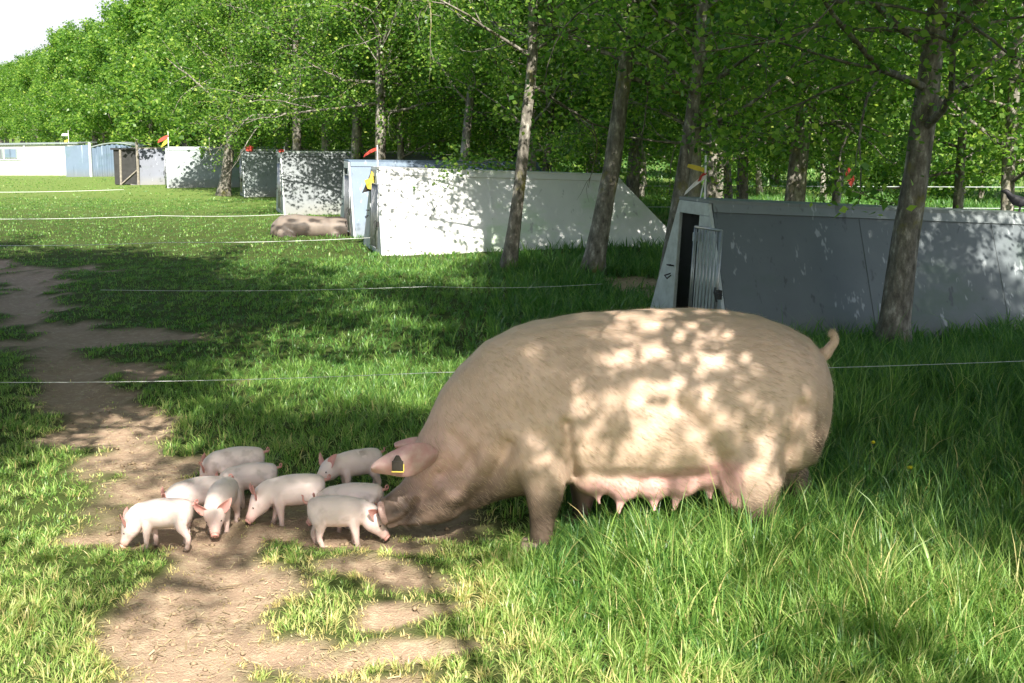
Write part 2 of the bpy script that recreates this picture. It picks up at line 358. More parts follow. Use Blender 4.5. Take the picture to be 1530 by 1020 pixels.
# corrugated blue hut with a round top
p = G(138, 264); bh = empty('corrugated_hut', (p.x, p.y, 0), R(6)); tag(bh, 'low blue corrugated steel hut with rounded top, between the long white shed and black panel', 'hut')
mb = MB(); n = 60; W = 1.6
for i in range(n):
    x0, x1 = W*i/n-.02, W*(i+1)/n-.02; z0 = .95+.14*math.sin(math.pi*(i)/n); z1 = .95+.14*math.sin(math.pi*(i+1)/n)
    d0 = .025*math.cos(i*2*math.pi/6); d1 = .025*math.cos((i+1)*2*math.pi/6)
    mb.slab([(x0, d0, 0), (x1, d1, 0), (x1, d1, z1), (x0, d0, z0)], (0, .012, 0))
mb.build('corrugated_wall', M_blue, bh)
mb = MB()
for i in range(12):
    x0, x1 = W*i/12, W*(i+1)/12; z0 = .98+.14*math.sin(math.pi*i/12); z1 = .98+.14*math.sin(math.pi*(i+1)/12)
    mb.slab([(x0, -.05, z0), (x1, -.05, z1), (x1, 1.7, z1), (x0, 1.7, z0)], (0, 0, .03))
mb.build('roof', M_pale, bh)
MB().slab([(-.85, -.01, 0), (-.03, -.01, 0), (-.03, -.01, 1.08), (-.85, -.01, 1.02)], (0, .04, 0)).build('side_panel', M_blue, bh)
MB().tube([(-.02, -.09, 0), (-.02, -.09, 1.15)], .05, 8).build('post', M_galv, bh)

# long white shed at the far left
p = G(118, 262); ws = empty('white_shed', (p.x, p.y, 0), R(-2)); tag(ws, 'long low white shed with small panes at the far left end', 'shed')
MB().slab([(-5.6, 0, 0), (-.35, 0, 0), (-.35, 0, 1.06), (-5.6, 0, 1.0)], (0, .06, 0)).build('wall', M_white, ws)
MB().slab([(-.34, -.03, 0), (0, -.03, 0), (0, -.03, 1.1), (-.34, -.03, 1.08)], (0, .06, 0)).build('end_wall', M_white, ws)
MB().slab([(-5.7, -.1, 1.01), (.05, -.1, 1.09), (.05, 1.8, 1.10), (-5.7, 1.8, 1.02)], (0, 0, .04)).build('roof', M_pale, ws)
for i in range(6):
    x = -4.85+i*.50
    f = MB().box((x, -.02, .76), (.46, .03, .34)).build('window', M_pale, ws)
    MB().box((x, -.04, .76), (.38, .01, .27)).build('pane', M_blue if i % 2 else M_mid, f)
MB().box((-3.6, -.03, .54), (3.2, .03, .04)).build('rail', M_galv, ws)
MB().tube([(-1.85, -.05, 0), (-1.85, -.05, 1.03)], .03, 6).build('door_post', M_galv, ws)

# ------------------------------------------------------------------ flags and markers on the shelters
M_red = simple('red_cloth', (.50, .07, .05), .7, .15); M_yel = simple('yellow_cloth', (.62, .50, .07), .7, .15); M_wht = simple('white_cloth', (.78, .78, .8), .7, .08)
def ribbon(mb, p0, d, L, w, droop, ph=0):
    d = Vector(d).normalized(); s = Vector((0, 0, 1)); n = 8; V = []; Fs = []
    for i in range(n+1):
        t_ = i/n; c = Vector(p0)+d*L*t_+Vector((0, 0, -droop*t_*t_))+Vector((0, .02*math.sin(5*t_+ph), 0)); ww = w*(1-.35*abs(2*t_-1)**2)
        V += [c+Vector((.2*ww, .0, .5*ww)), c-Vector((.2*ww, 0, .5*ww)), c+Vector((.2*ww, .003, .5*ww)), c-Vector((.2*ww, -.003, .5*ww))]
    for i in range(n):
        b = 4*i
        Fs += [(b, b+1, b+5, b+4), (b+2, b+6, b+7, b+3), (b, b+4, b+6, b+2), (b+1, b+3, b+7, b+5)]
    mb.add(V, Fs)
def top_of(h, x=.05, y=.75, z=1.1):
    bpy.context.view_layer.update(); return h.matrix_world @ Vector((x, y, z))
def flag(label, pos, hgt, pieces, lean=(0, 0)):
    o = empty('marker_flag', pos); tag(o, label, 'marker flag', None)
    MB().tube([(0, 0, 0), (lean[0], lean[1], hgt)], .008, 6).build('pole', M_wht, o)
    for m, z, d, L, w, dr in pieces:
        mb = MB(); ribbon(mb, (lean[0]*z/hgt, lean[1]*z/hgt-.01, z), d, L*.72, w*.72, dr, z*30); mb.build('ribbon', m, o)
    return o
flag('white red and yellow ribbons tied to a rod on the nearest grey shelter', top_of(h1, .05, .72, 1.1), .36, [(M_wht, .19, (-.85, -.1, -.5), .27, .08, .03), (M_yel, .24, (-.9, -.2, .25), .22, .05, 0), (M_red, .20, (-.5, -.3, -.1), .10, .09, .01), (M_wht, .19, (-.25, -.1, -1), .24, .07, 0)])
flag('red and white pennant on a thin pole above the white shelter front', top_of(h2, .0, .62, 1.13), .32, [(M_red, .27, (-1, -.1, -.25), .26, .08, .05), (M_wht, .15, (0.05, 0, -1), .12, .05, 0)])
c = empty('hanging_cloth', top_of(h2, -.05, .78, 1.0)); tag(c, 'yellow and black cloth hanging in the doorway of the white shelter', 'cloth')
mb = MB(); mb.add([(0, 0, .1), (.06, 0, .02), (.10, -.01, -.22), (.03, -.02, -.16), (-.06, -.01, -.14), (-.1, 0, -.03), (-.03, 0, 0)], [(0, 1, 2, 3, 6), (3, 4, 5, 6)]); o_ = mb.build('yellow_piece', M_yel, c)
m_ = o_.modifiers.new('s', 'SOLIDIFY'); m_.thickness = .006
mb = MB(); mb.add([(0, .02, .12), (.03, .02, -.0), (-.06, .02, -.03), (-.14, .02, -.2), (-.02, .02, -.17)], [(0, 1, 2), (2, 1, 4, 3)]); o_ = mb.build('black_piece', M_dark, c)
m_ = o_.modifiers.new('s', 'SOLIDIFY'); m_.thickness = .006
flag('small red marker standing on the front edge of the pale dappled shelter', top_of(h5, .05, .5, 1.1), .18, [(M_red, .07, (.6, -.1, .1), .28, .2, .05)])
flag('red pennant on a white pole by the pale green shelter', top_of(h6, .05, .2, .2), 1.35, [(M_red, 1.2, (-1, 0, -.25), .40, .18, .05)])
flag('yellow marker standing on the pale green shelter beside the slate one', top_of(h6, .05, .9, 1.08), .3, [(M_yel, .2, (-.7, 0, -.2), .26, .22, .08)])
flag('tiny red marker on the shelter behind the lying sow', top_of(h4, .05, .5, 1.15), .14, [(M_red, .06, (-.6, 0, 0), .16, .08, 0)])
flag('pale pennant on a thin pole at the right end of the long white shed', G(104, 262)+Vector((0, .1, 1.0)), .55, [(M_wht, .4, (-1, 0, 0), .3, .12, 0), (M_yel, .2, (-1, 0, -.2), .2, .12, 0)])

# ------------------------------------------------------------------ trees
def grow(seed, H, r0, zlow, spread, lean=(0, 0), nl=26, leafn=20000, leaf=.062, kink=.12, pts=None, tw=True, low_sparse=.0):
    """returns trunk verts/faces (with limbs) and leaf verts/faces/tints"""
    rng = np.random.default_rng(seed); mb = MB(); n = 22
    zs = np.linspace(-.1, H, n); ph = rng.random(4)*6
    if pts is not None:
        pz = np.array([p[2] for p in pts]); cx = np.interp(zs, pz, [p[0] for p in pts]); cy = np.interp(zs, pz, [p[1] for p in pts])
    else:
        cx = lean[0]*zs; cy = lean[1]*zs
    cx = cx + kink*np.sin(zs*.9+ph[0])*.35*np.clip(zs, 0, 1); cy = cy+kink*np.sin(zs*1.1+ph[1])*.35*np.clip(zs, 0, 1)
    rad = r0*(1-.82*np.clip(zs/H, 0, 1)**.9)*(1+.55*np.exp(-np.clip(zs, 0, 9)/.12))
    mb.tube(np.stack([cx, cy, zs], 1), rad, 12, True, .10, seed)
    L = []; 
    def limb(p0, d, ln, r, lev):
        k = 6 if lev < 2 else 4; P = [np.array(p0)]; dd = np.array(d)/np.linalg.norm(d)
        for i in range(k):
            dd = dd + rng.normal(0, .16, 3)+np.array([0, 0, .03 if lev == 0 else -.02]); dd /= np.linalg.norm(dd); P.append(P[-1]+dd*ln/k)
        P = np.array(P); mb.tube(P, np.linspace(r, r*.3, k+1), 6 if lev == 0 else (4 if lev == 1 else 3), False)
        return P
    ang = rng.random()*6
    ends = []
    for i in range(nl):
        f = (i+rng.random())/nl; z = zlow+(H-.5-zlow)*f**.9; ang += 2.4+rng.normal(0, .4)
        ln = spread*(1.0-.62*f)*(.6+.6*rng.random()); el = .25+.75*f+rng.normal(0, .2)
        x0 = np.interp(z, zs, cx); y0 = np.interp(z, zs, cy); rr = np.interp(z, zs, rad)*.38
        P = limb((x0, y0, z), (math.cos(ang)*math.cos(el), math.sin(ang)*math.cos(el), math.sin(el)), ln, rr, 0)
        for j in range(6):
            q = int(rng.integers(1, 7)); d0 = P[q]-P[q-1]; d0 = d0/np.linalg.norm(d0)+rng.normal(0, .65, 3)
            Q = limb(P[q], d0, ln*(.3+.3*rng.random()), rr*.4, 1)
            ends.append(Q[1]); ends.append(Q[3]); ends.append(Q[-1])
            for k in range(3):
                q2 = int(rng.integers(2, 7)); d1 = Q[q2]-Q[q2-1]; d1 = d1/np.linalg.norm(d1)+rng.normal(0, .8, 3)
                if tw:
                    S = limb(Q[q2], d1, .2+.2*rng.random(), .004, 2); ends += [S[2], S[-1]]
                else: ends.append(Q[q2]+d1*.2)
    E = np.array(ends); ci = rng.integers(0, len(E), leafn)
    C = E[ci]+rng.normal(0, 1, (leafn, 3))*np.array([.13, .13, .10])
    keep = (C[:, 2] > zlow-.35)
    C = C[keep]; ci = ci[keep]; m = len(C)
    # leaf frames: hanging slightly, random
    a = rng.random(m)*2*np.pi; tlt = rng.normal(-.35, .45, m)
    u = np.stack([np.cos(a)*np.cos(tlt), np.sin(a)*np.cos(tlt), np.sin(tlt)], 1)
    w = rng.normal(0, 1, (m, 3))+np.array([0, 0, 1.0]); s = np.cross(u, w); s /= np.linalg.norm(s, axis=1)[:, None]+1e-9
    nn = np.cross(u, s); sz = leaf*(.65+.7*rng.random(m))[:, None]
    V = np.stack([C, C+u*sz*.45+s*sz*.40+nn*sz*.08, C+u*sz*1.1, C+u*sz*.45-s*sz*.40+nn*sz*.08], 1).reshape(-1, 3)
    b = np.arange(m)*4; Fq = np.stack([b, b+1, b+2, b+3], 1)
    tint = np.clip(.45+rng.normal(0, .2, m)+.25*(hash2(ci, ci*3, 5)-.5), 0, 1); tint = np.repeat(tint, 4)[:, None]
    return mb, (V, Fq, tint)
def tree_meshes(name_seed, bark_m, **kw):
    mb, (V, Fq, tint) = grow(**kw)
    tr = mb.build('trunk', bark_m, None, True)
    cr = mesh_np('crown', V, Fq, M_leaf, attr={'tint': tint})
    return tr, cr
def place(tr, cr, loc, rz, sc, label, group, first=False):
    o = empty('leafy_tree', loc, rz); o.scale = (sc, sc, sc); tag(o, label, 'tree', group)
    for s_ in (tr, cr):
        c_ = s_ if first else s_.copy()
        if not first: COL.objects.link(c_)
        c_.parent = o
    return o
TREES = []
# individual trees of the front row, each with a trunk that follows its own lean
def front_tree(base, topx, seed, r, H, zlow, spread, label, bm=M_bark, nl=30, leafn=30000, leaf=.053, midz=2.4):
    """base pixel of the foot; topx = pixel column the trunk has reached near the top of the photograph (2.4 m up)"""
    b = G(*base); d = ray(topx, 40); t_ = b.y/d.y; xx = d.x*t_ - b.x
    pts = [(0, 0, -.1), (xx*.5, 0, midz*.45), (xx, 0, midz), (xx*1.1+.0, .1, H)]
    tr, cr = tree_meshes(seed, bm, seed=seed, H=H, r0=r, zlow=zlow, spread=spread, nl=nl, leafn=leafn, leaf=leaf, kink=.05, pts=pts)
    TREES.append((b.x, b.y)); return place(tr, cr, (b.x, b.y, hz(b.x, b.y)), 0, 1, label, 'trees of the front row', True)
front_tree((1330, 522), 1394, 101, .115, 6.6, 1.45, 2.1, 'thick dark trunked tree standing in front of the nearest grey shelter', nl=36, leafn=36000, leaf=.048)
front_tree((882, 410), 938, 102, .115, 6.8, 2.1, 1.9, 'mottled tree before the sloping rear end of the white shelter', leafn=11000, leaf=.052)
front_tree((757, 404), 798, 103, .085, 6.6, 2.1, 1.6, 'slim grey leaning tree before the middle of the white shelter', leafn=9000, leaf=.052)
front_tree((992, 440), 1046, 104, .085, 6.4, 1.5, 1.9, 'dark tree standing against the left front corner of the nearest grey shelter', leafn=28000)
front_tree((1176, 395), 1215, 105, .14, 6.6, 1.5, 2.0, 'stout leaning tree with yellowish lit bark behind the nearest grey shelter', leafn=26000)
front_tree((1036, 400), 1040, 106, .085, 6.6, 1.6, 1.7, 'straight pale barked tree rising behind the nearest shelter doorway', M_barkp)
front_tree((944, 345), 955, 107, .12, 6.2, 1.9, 1.8, 'brown tree with lit bark right of the white shelter roof')
front_tree((683, 345), 703, 108, .085, 6.4, 2.0, 1.7, 'slender pale barked tree rising behind the white shelter roof', M_barkp)
front_tree((1108, 350), 1118, 109, .10, 6.4, 1.4, 1.9, 'middle sized tree behind the nearest shelter, between pale and stout trunks')
front_tree((486, 300), 484, 110, .12, 6.4, 2.0, 1.8, 'pale barked tree above the shelter behind the lying sow', M_barkp)
front_tree((526, 318), 533, 111, .13, 6.4, 1.8, 1.8, 'pale footed tree above the front corner of the blue grey shelter', M_barkp)
front_tree((333, 292), 345, 112, .14, 6.3, 1.5, 1.8, 'tree in front of the pale green grey shelter, lower leaves over its roof')
front_tree((566, 332), 566, 113, .12, 6.4, 1.7, 2.3, 'dark tree whose trunk rises behind the blue grey shelter', leafn=26000)
front_tree((446, 306), 440, 114, .12, 6.4, 1.6, 2.3, 'dark tree rising behind the roof of the shelter behind the lying sow', leafn=26000)
# generic sets
SETS = []
for i in range(4):
    SETS.append(tree_meshes(i, M_bark if i % 2 else M_barkp, seed=200+i, H=6.4+.3*(i % 2), r0=.082, zlow=1.0, spread=2.1, lean=(.03*(i-1), .02*(i-2)), nl=34, leafn=44000, leaf=.054))
FAR = []
for i in range(3):
    FAR.append(tree_meshes(i, M_bark, seed=300+i, H=6.8, r0=.11, zlow=.9, spread=2.1, nl=20, leafn=13000, leaf=.12, tw=False))
used = set()
def put(lst, tagk, i, loc, rz, sc, label, group):
    tr, cr = lst[i % len(lst)]; key = (tagk, i % len(lst)); first = key not in used; used.add(key)
    return place(tr, cr, loc, rz, sc, label, group, first)
rr = random.Random(5); k = 0
def p_y(s): return R0.y+RD.y*s
for row in range(5):
    off = [0, 2.9, 5.6, 8.4, 11.5][row]
    s = [9, -6, -8, -8, -8][row]; end = [135, 60, 46, 34, 28][row]
    while s < end:
        p = R0+RD*s+RN*(off+rr.uniform(-.3, .3)+((2.1 if p_y(s) < 45 else 1.9) if row == 0 else .6)); s += rr.uniform(2.3, 3.0)
        for q_ in range(8):
            inside = False
            for hx_, hy_, rz_, L_, W_ in HUTS:
                dx, dy = p.x-hx_, p.y-hy_; a = dx*math.cos(rz_)+dy*math.sin(rz_); b = -dx*math.sin(rz_)+dy*math.cos(rz_)
                inside |= (-.5 < a < L_+.2) and (-.3 < b < W_+.25)
            if not inside: break
            p = p+RD*.4
        if inside or min(((p.x-a)**2+(p.y-b)**2)**.5 for a, b in TREES) < 1.3: continue
        if abs(p.x) > .42*p.y+6: continue
        if row == 1 and p.y < 11: continue
        if row > 2 and p.y < 27: continue
        if row in (1, 2) and p.y < 22 and rr.random() < .3: continue
        TREES.append((p.x, p.y)); far_ = p.y > 34
        lab, grp = (('leafy tree in the long front row running away to the left', 'far trees of the front row') if row == 0 else
                    ('slim tree in the shaded rows standing behind the shelters', 'trees of the back rows'))
        put(FAR if far_ else SETS, 'f' if far_ else 's', k, (p.x, p.y, 0), rr.uniform(0, 6.28), rr.uniform(.88, 1.02)*(.94 if p.y > 40 else 1), lab, grp); k += 1
# bushes of the hedge beyond the rows
HED = [tree_meshes(0, M_bark, seed=400+i, H=3.4, r0=.06, zlow=.25, spread=1.9, nl=20, leafn=11000, leaf=.10, tw=False) for i in range(2)]
for i in range(26):
    p = R0+RD*(-9+i*2.3)+RN*(16+rr.uniform(-.8, .8)+(i % 2)*1.5)
    if p.x > .42*p.y+6: continue
    o_ = put(HED, 'h', i, (p.x, p.y, 0), i*1.7, rr.uniform(.9, 1.25), 'dense bush in the hedge beyond the back row of trees', 'bushes beyond the trees'); o_['category'] = 'bush'; o_.name = 'hedge_bush'
# unseen trees added round the viewpoint, crowns shaped to shade the pigs and lane
HIGH = [tree_meshes(0, M_bark, seed=500, H=5.9, r0=.13, zlow=3.3, spread=2.3, nl=26, leafn=22000, leaf=.078),
        tree_meshes(0, M_bark, seed=501, H=6.4, r0=.15, zlow=3.25, spread=3.5, nl=36, leafn=56000, leaf=.078),
        tree_meshes(0, M_bark, seed=502, H=5.9, r0=.12, zlow=3.35, spread=2.6, nl=34, leafn=25000, leaf=.072, pts=[(0, 0, -.1), (-.25, 0, 1.5), (-1.1, -.05, 3.4), (-1.6, -.1, 6)]),
        tree_meshes(0, M_bark, seed=503, H=6.5, r0=.045, zlow=4.7, spread=1.25, nl=18, leafn=9000, leaf=.075),
        tree_meshes(0, M_bark, seed=504, H=5.7, r0=.09, zlow=3.5, spread=1.7, nl=22, leafn=13000, leaf=.07),
        tree_meshes(0, M_bark, seed=505, H=5.9, r0=.12, zlow=3.35, spread=2.6, nl=34, leafn=34000, leaf=.072, pts=[(0, 0, -.1), (.25, 0, 1.5), (1.1, -.05, 3.4), (1.6, -.1, 6)])]
for x, y, m_, lab in ((4.2, 1.6, 2, 'unseen leaning tree added for shade just right of the viewpoint'), (4.6, 2.6, 0, None), (-2.0, 2.7, 0, None), (5.0, 3.0, 0, None), (2.9, 1.45, 4, None), (4.4, 1.7, 4, None), (3.0, 5.4, 2, None), (-3.6, 6.2, 5, None), (3.7, 7.7, 2, None), (2.75, 4.4, 0, None), (-2.9, 5.0, 1, None),
                (3.0, 6.3, 0, None), (-4.0, 8.0, 1, None), (-6.4, 6.2, 1, None), (-6.8, 10.5, 0, None), (.85, -.6, 3, 'unseen slim tree with a high small crown, added behind the viewpoint to shade the piglets')):
    put(HIGH, 'n', m_, (x, y, 0), 0 if m_ in (2, 5) else x*3+y, 1, lab or 'unseen tree added for shade beside the viewpoint', None if lab else 'unseen shade trees beside the viewpoint')

# ------------------------------------------------------------------ grass
def in_hut(x, y, m=.0):
    r = np.zeros(x.shape, bool)
    for hx, hy, rz, L, W in HUTS:
        dx, dy = x-hx, y-hy; a = dx*math.cos(rz)+dy*math.sin(rz); b = -dx*math.sin(rz)+dy*math.cos(rz)
        r |= (a > -.02) & (a < L-m) & (b > .02) & (b < W)
    return r
GA, GB = [], []
def tallmap(x, y):
    """0 short trodden turf .. 1 long grass"""
    left = sstep(-.3, .6, x-(-.02*y)-(.15*(y-4))*(-1)*0)      # long on the right of the lane
    t = .18+.75*left*sstep(3.3, 4.6, y+.35*x)+.30*sstep(5.6, 7.5, y)*sstep(-3.2, -.2, x+.3*(y-7)*.4)
    t = t*(1-.36*sstep(6.5, 10, y))
    # trodden around the piglets
    q = G(430, 800); t = t-.55*np.exp(-(((x-q.x)/1.2)**2+((y-q.y)/.45)**2))
    t = t+.42*np.exp(-(((x-1.12)/.4)**2+((y-4.72)/.28)**2))
    return np.clip(t*(.7+.6*fbm(x*1.5, y*1.5, 60, 3)), .10, 1.15)
def blades(n, d0, d1, wmul, seg, tuft, margin=1.2, key=0, hmul=1.0, lo=.0):
    rng = np.random.default_rng(500+key)
    u = rng.random(n*2); d = np.sqrt(d0*d0+u*(d1*d1-d0*d0)); x = (rng.random(n*2)*2-1)*(.42*d+margin)
    # gather blades into tufts
    cell = tuft; jx = np.round(x/cell); jy = np.round(d/cell)
    cx = (jx+(hash2(jx.astype(np.int64), jy.astype(np.int64), 7)-.5)*.9)*cell; cy = (jy+(hash2(jx.astype(np.int64), jy.astype(np.int64), 8)-.5)*.9)*cell
    pull = .45*hash2(jx.astype(np.int64), jy.astype(np.int64), 9); ex = x-cx; ey = d-cy
    x = x-ex*pull; y = d-ey*pull
    D = dirt(x, y); pr = 1-sstep(.05, .60, D)*.955; pr *= .45+.55*sstep(.25, .5, fbm(x*3, y*3, 33, 3))
    ok = (rng.random(n*2) < pr) & ~in_hut(x, y)
    sel = np.nonzero(ok)[0][:n]; x, y, ex, ey, D = x[sel], y[sel], ex[sel], ey[sel], D[sel]; jx, jy = jx[sel].astype(np.int64), jy[sel].astype(np.int64); m = len(x)
    T = tallmap(x, y); th = hash2(jx, jy, 12)
    h = (.03+.19*T**1.3)*(.45+.75*rng.random(m))*(.65+.7*th)*(1-.72*sstep(.0, .5, D))*hmul
    stalk = rng.random(m) < .025; h = np.where(stalk, h*1.5, h)
    arch = rng.random(m) < .07; h = np.where(arch, h*1.25, h)
    w = (.0024+.0030*rng.random(m))*np.where(arch, 1.35, 1)*wmul*np.where(stalk, .7, 1)*(1+.4*T)
    az = np.arctan2(ey, ex)+rng.normal(0, 1.0, m); flatn = np.clip(.75-T*.4, .25, 1)
    lean = (.25+.9*rng.random(m)**1.5)*(.6+flatn)*np.where(arch, 1.5, 1); wind = rng.normal(0, .1, m)
    z = hfun(x, y)-.005
    P = np.stack([x, y, z], 1); dr = np.stack([np.cos(az), np.sin(az), 0*az], 1)
    fa = az+np.pi/2+rng.normal(0, .7, m); sd_ = np.stack([np.cos(fa), np.sin(fa), 0*fa], 1)
    V = []
    rise = 1/np.sqrt(1+lean**2*.7)
    for k in range(seg):
        t = k/seg; c = P+dr*(lean*h*t*t)[:, None]*rise[:, None]+np.array([0, 0, 1.])*(h*rise*(t*(1.25-.35*t*(.6+lean*.7))))[:, None]
        ww = (w*(1-t**1.8*.75)/2)[:, None]; V += [c-sd_*ww, c+sd_*ww]
    t = 1; V.append(P+dr*(lean*h)[:, None]*rise[:, None]+np.array([0, 0, 1.])*(h*rise*(1.25-.35*(.6+lean*.7)))[:, None])
    V = np.stack(V, 1).reshape(-1, 3); nv = 2*seg+1; b = np.arange(m)*nv
    Fs = []
    for k in range(seg-1):
        q = 2*k; Fs += [np.stack([b+q, b+q+1, b+q+3], 1), np.stack([b+q, b+q+3, b+q+2], 1)]
    q = 2*(seg-1); Fs.append(np.stack([b+q, b+q+1, b+q+2], 1))
    Fs = np.concatenate(Fs)
    dry = np.clip(sstep(.0, .38, D)*.35+.18*(vnoise(x*.9, y*.9, 70)-.4), 0, 1)
    # grazed left turf is paler than rank grass; sunlight at the front painted into tint
    fa_ = sstep(6, 9.5, y); dry = dry*(1-.8*fa_); pale = .26*(1-sstep(.25, .6, T))*(1-.62*fa_)+.15*(1-sstep(4.0, 5.0, y))
    tint = np.clip(.32+rng.normal(0, 1, m)*(.13-.05*fa_)+.16*(th-.5)+dry+pale+(rng.random(m) < .06)*.4*(1-fa_)+arch*.12, 0, 1)
    return V, Fs, np.repeat(tint, nv)[:, None]
def grass(name, label, parts):
    Vs, Fs, Ts, b = [], [], [], 0
    for V, F_, T_ in parts: Vs.append(V); Fs.append(F_+b); Ts.append(T_); b += len(V)
    o = mesh_np(name, np.concatenate(Vs), np.concatenate(Fs), M_grass, attr={'tint': np.concatenate(Ts)}, smooth=False)
    return tag(o, label, 'grass', kind='stuff')
grass('grass', 'green pasture grass covering the lane and the ground round the pigs', [
    blades(140000, 2.4, 5.0, .9, 4, .085, key=1), blades(130000, 4.9, 9.0, 1.1, 3, .11, key=2), blades(110000, 9, 16, 1.9, 3, .16, key=3, hmul=1.0),
    blades(90000, 16, 30, 3.2, 2, .26, key=4, hmul=1.0), blades(60000, 30, 75, 7.5, 2, .5, key=5, hmul=.9, margin=3)])
# litter
def litter(n, key):
    rng = np.random.default_rng(key); d = rng.uniform(2.6, 8, n); x = (rng.random(n)*2-1)*(.42*d+.6); D = dirt(x, d)
    ok = rng.random(n) < sstep(.15, .45, D)*(.25+.75*(vnoise(x*2.2, d*2.2, 15) > .45)); x, y = x[ok], d[ok]; m = len(x)
    a = rng.random(m)*6.28; L = .006+.022*rng.random(m)**2; w = .0008+.0013*rng.random(m); z = hfun(x, y)+.003+.006*rng.random(m)
    u = np.stack([np.cos(a), np.sin(a), rng.normal(0, .12, m)], 1); s_ = np.stack([-np.sin(a), np.cos(a), rng.normal(0, .3, m)], 1)
    P = np.stack([x, y, z], 1); V = np.stack([P-u*L[:, None]-s_*w[:, None], P+u*L[:, None]-s_*w[:, None], P+u*L[:, None]+s_*w[:, None], P-u*L[:, None]+s_*w[:, None]], 1).reshape(-1, 3)
    b = np.arange(m)*4
    return V, np.stack([b, b+1, b+2, b+3], 1), np.repeat(rng.random(m), 4)[:, None]
V, F_, T_ = litter(30000, 77)
tag(mesh_np('straw_litter', V, F_, M_straw, attr={'tint': T_}), 'dry straw and dead grass scattered on the bare trodden earth', 'straw', kind='stuff')
# small clods and stones on the bare earth
rng = np.random.default_rng(9); Vc, Fc = [], []
for i in range(1500):
    d_ = rng.uniform(3, 7.5); x_ = rng.uniform(-.42, .1)*d_
    if float(dirt(np.array([x_]), np.array([d_]))[0]) < .45: continue
    r_ = .004+.012*rng.random()**3; c_ = np.array([x_, d_, hz(x_, d_)+r_*.3]); o6 = np.array([(1, 0, 0), (0, 1, 0), (-1, 0, 0), (0, -1, 0), (0, 0, .7), (0, 0, -.7)])*r_*(.6+.8*rng.random((6, 1)))
    b = len(Vc)*6; Vc.append(c_+o6); Fc += [(b+a_, b+(a_+1) % 4, b+4) for a_ in range(4)]+[(b+(a_+1) % 4, b+a_, b+5) for a_ in range(4)]
M_clod = simple('clod', (.27, .20, .13), .95, .35, 30)
tag(mesh_np('earth_clods', np.concatenate(Vc), np.array(Fc), M_clod), 'small clods and pebbles on the bare earth of the lane', 'clods', kind='stuff')

# ------------------------------------------------------------------ pigs
def skin_mat(name, base, pink, mud_shade, hi, rough=.55, hairs=True):
    m, t, out = mat_new(name); s = attr_rgb(t, 'skin'); v = coords(t)
    n = noise(t, v, 9, 6); n2 = noise(t, coords(t, 'Object', (.35, 1, 1)), 140, 3); n3 = noise(t, v, 2.5, 3)
    c = mixc(t, n, base, hi); c = mixc(t, ramp_f(t, n3, .45, .7), c, tuple(x*.88 for x in base))
    c = mixc(t, s[0], c, pink)
    f = N(t, 'ShaderNodeMath', operation='MULTIPLY'); f.use_clamp = True; f2 = N(t, 'ShaderNodeMath', operation='ADD'); f2.inputs[1].default_value = .45
    t.links.new(n, f2.inputs[0]); t.links.new(f2.outputs[0], f.inputs[0]); t.links.new(s[1], f.inputs[1])
    c = mixc(t, f.outputs[0], c, mud_shade)
    p = principled(t, out, c, rough, .3, bump(t, n2, .25, .003))
    p.inputs['Subsurface Weight'].default_value = .12; p.inputs['Subsurface Radius'].default_value = (.02, .008, .004); p.inputs['Subsurface Scale'].default_value = .5
    return m
M_sow = skin_mat('sow_skin', (.58, .42, .315), (.64, .37, .34), (.085, .06, .045), (.64, .475, .37))
M_pig = skin_mat('piglet_skin', (.70, .575, .53), (.70, .42, .37), (.20, .14, .10), (.74, .63, .60), .5)
M_old = skin_mat('lying_sow_skin', (.15, .12, .10), (.2, .15, .12), (.04, .032, .026), (.24, .20, .165))
M_hoof = simple('hoof', (.16, .12, .09), .5, .3, 40); M_eye = simple('eye_dark', (.012, .01, .009), .12, .1, spec=.6)
M_tag = simple('ear_tag_dark', (.035, .03, .025), .5, .2, 60); M_tagy = simple('ear_tag_yellow', (.75, .60, .12), .5, .1)
def ear_mat(name, c, tc, tf=.35):
    m, t, out = mat_new(name); v = coords(t); n = noise(t, v, 22, 6, .7); n2 = noise(t, v, 140, 4)
    p = N(t, 'ShaderNodeBsdfPrincipled'); p.inputs['Roughness'].default_value = .6
    col = mixc(t, ramp_f(t, n, .35, .7), (c[0]*.92, c[1]*.78, c[2]*.80), (c[0]*1.02, c[1]*1.12, c[2]*1.08)); col = mixc(t, ramp_f(t, n2, .6, .75), col, tuple(x*.7 for x in c))
    t.links.new(col, p.inputs['Base Color']); t.links.new(bump(t, n2, .3, .002), p.inputs['Normal'])
    tr = t.nodes.new('ShaderNodeBsdfTranslucent'); tr.inputs[0].default_value = (*tc, 1)
    mx = t.nodes.new('ShaderNodeMixShader'); mx.inputs[0].default_value = tf
    t.links.new(p.outputs[0], mx.inputs[1]); t.links.new(tr.outputs[0], mx.inputs[2]); t.links.new(mx.outputs[0], out.inputs[0]); return m
M_ear = ear_mat('ear_skin', (.74, .47, .42), (.9, .35, .25)); M_ears = ear_mat('sow_ear_skin', (.60, .40, .38), (.7, .34, .30), .18)

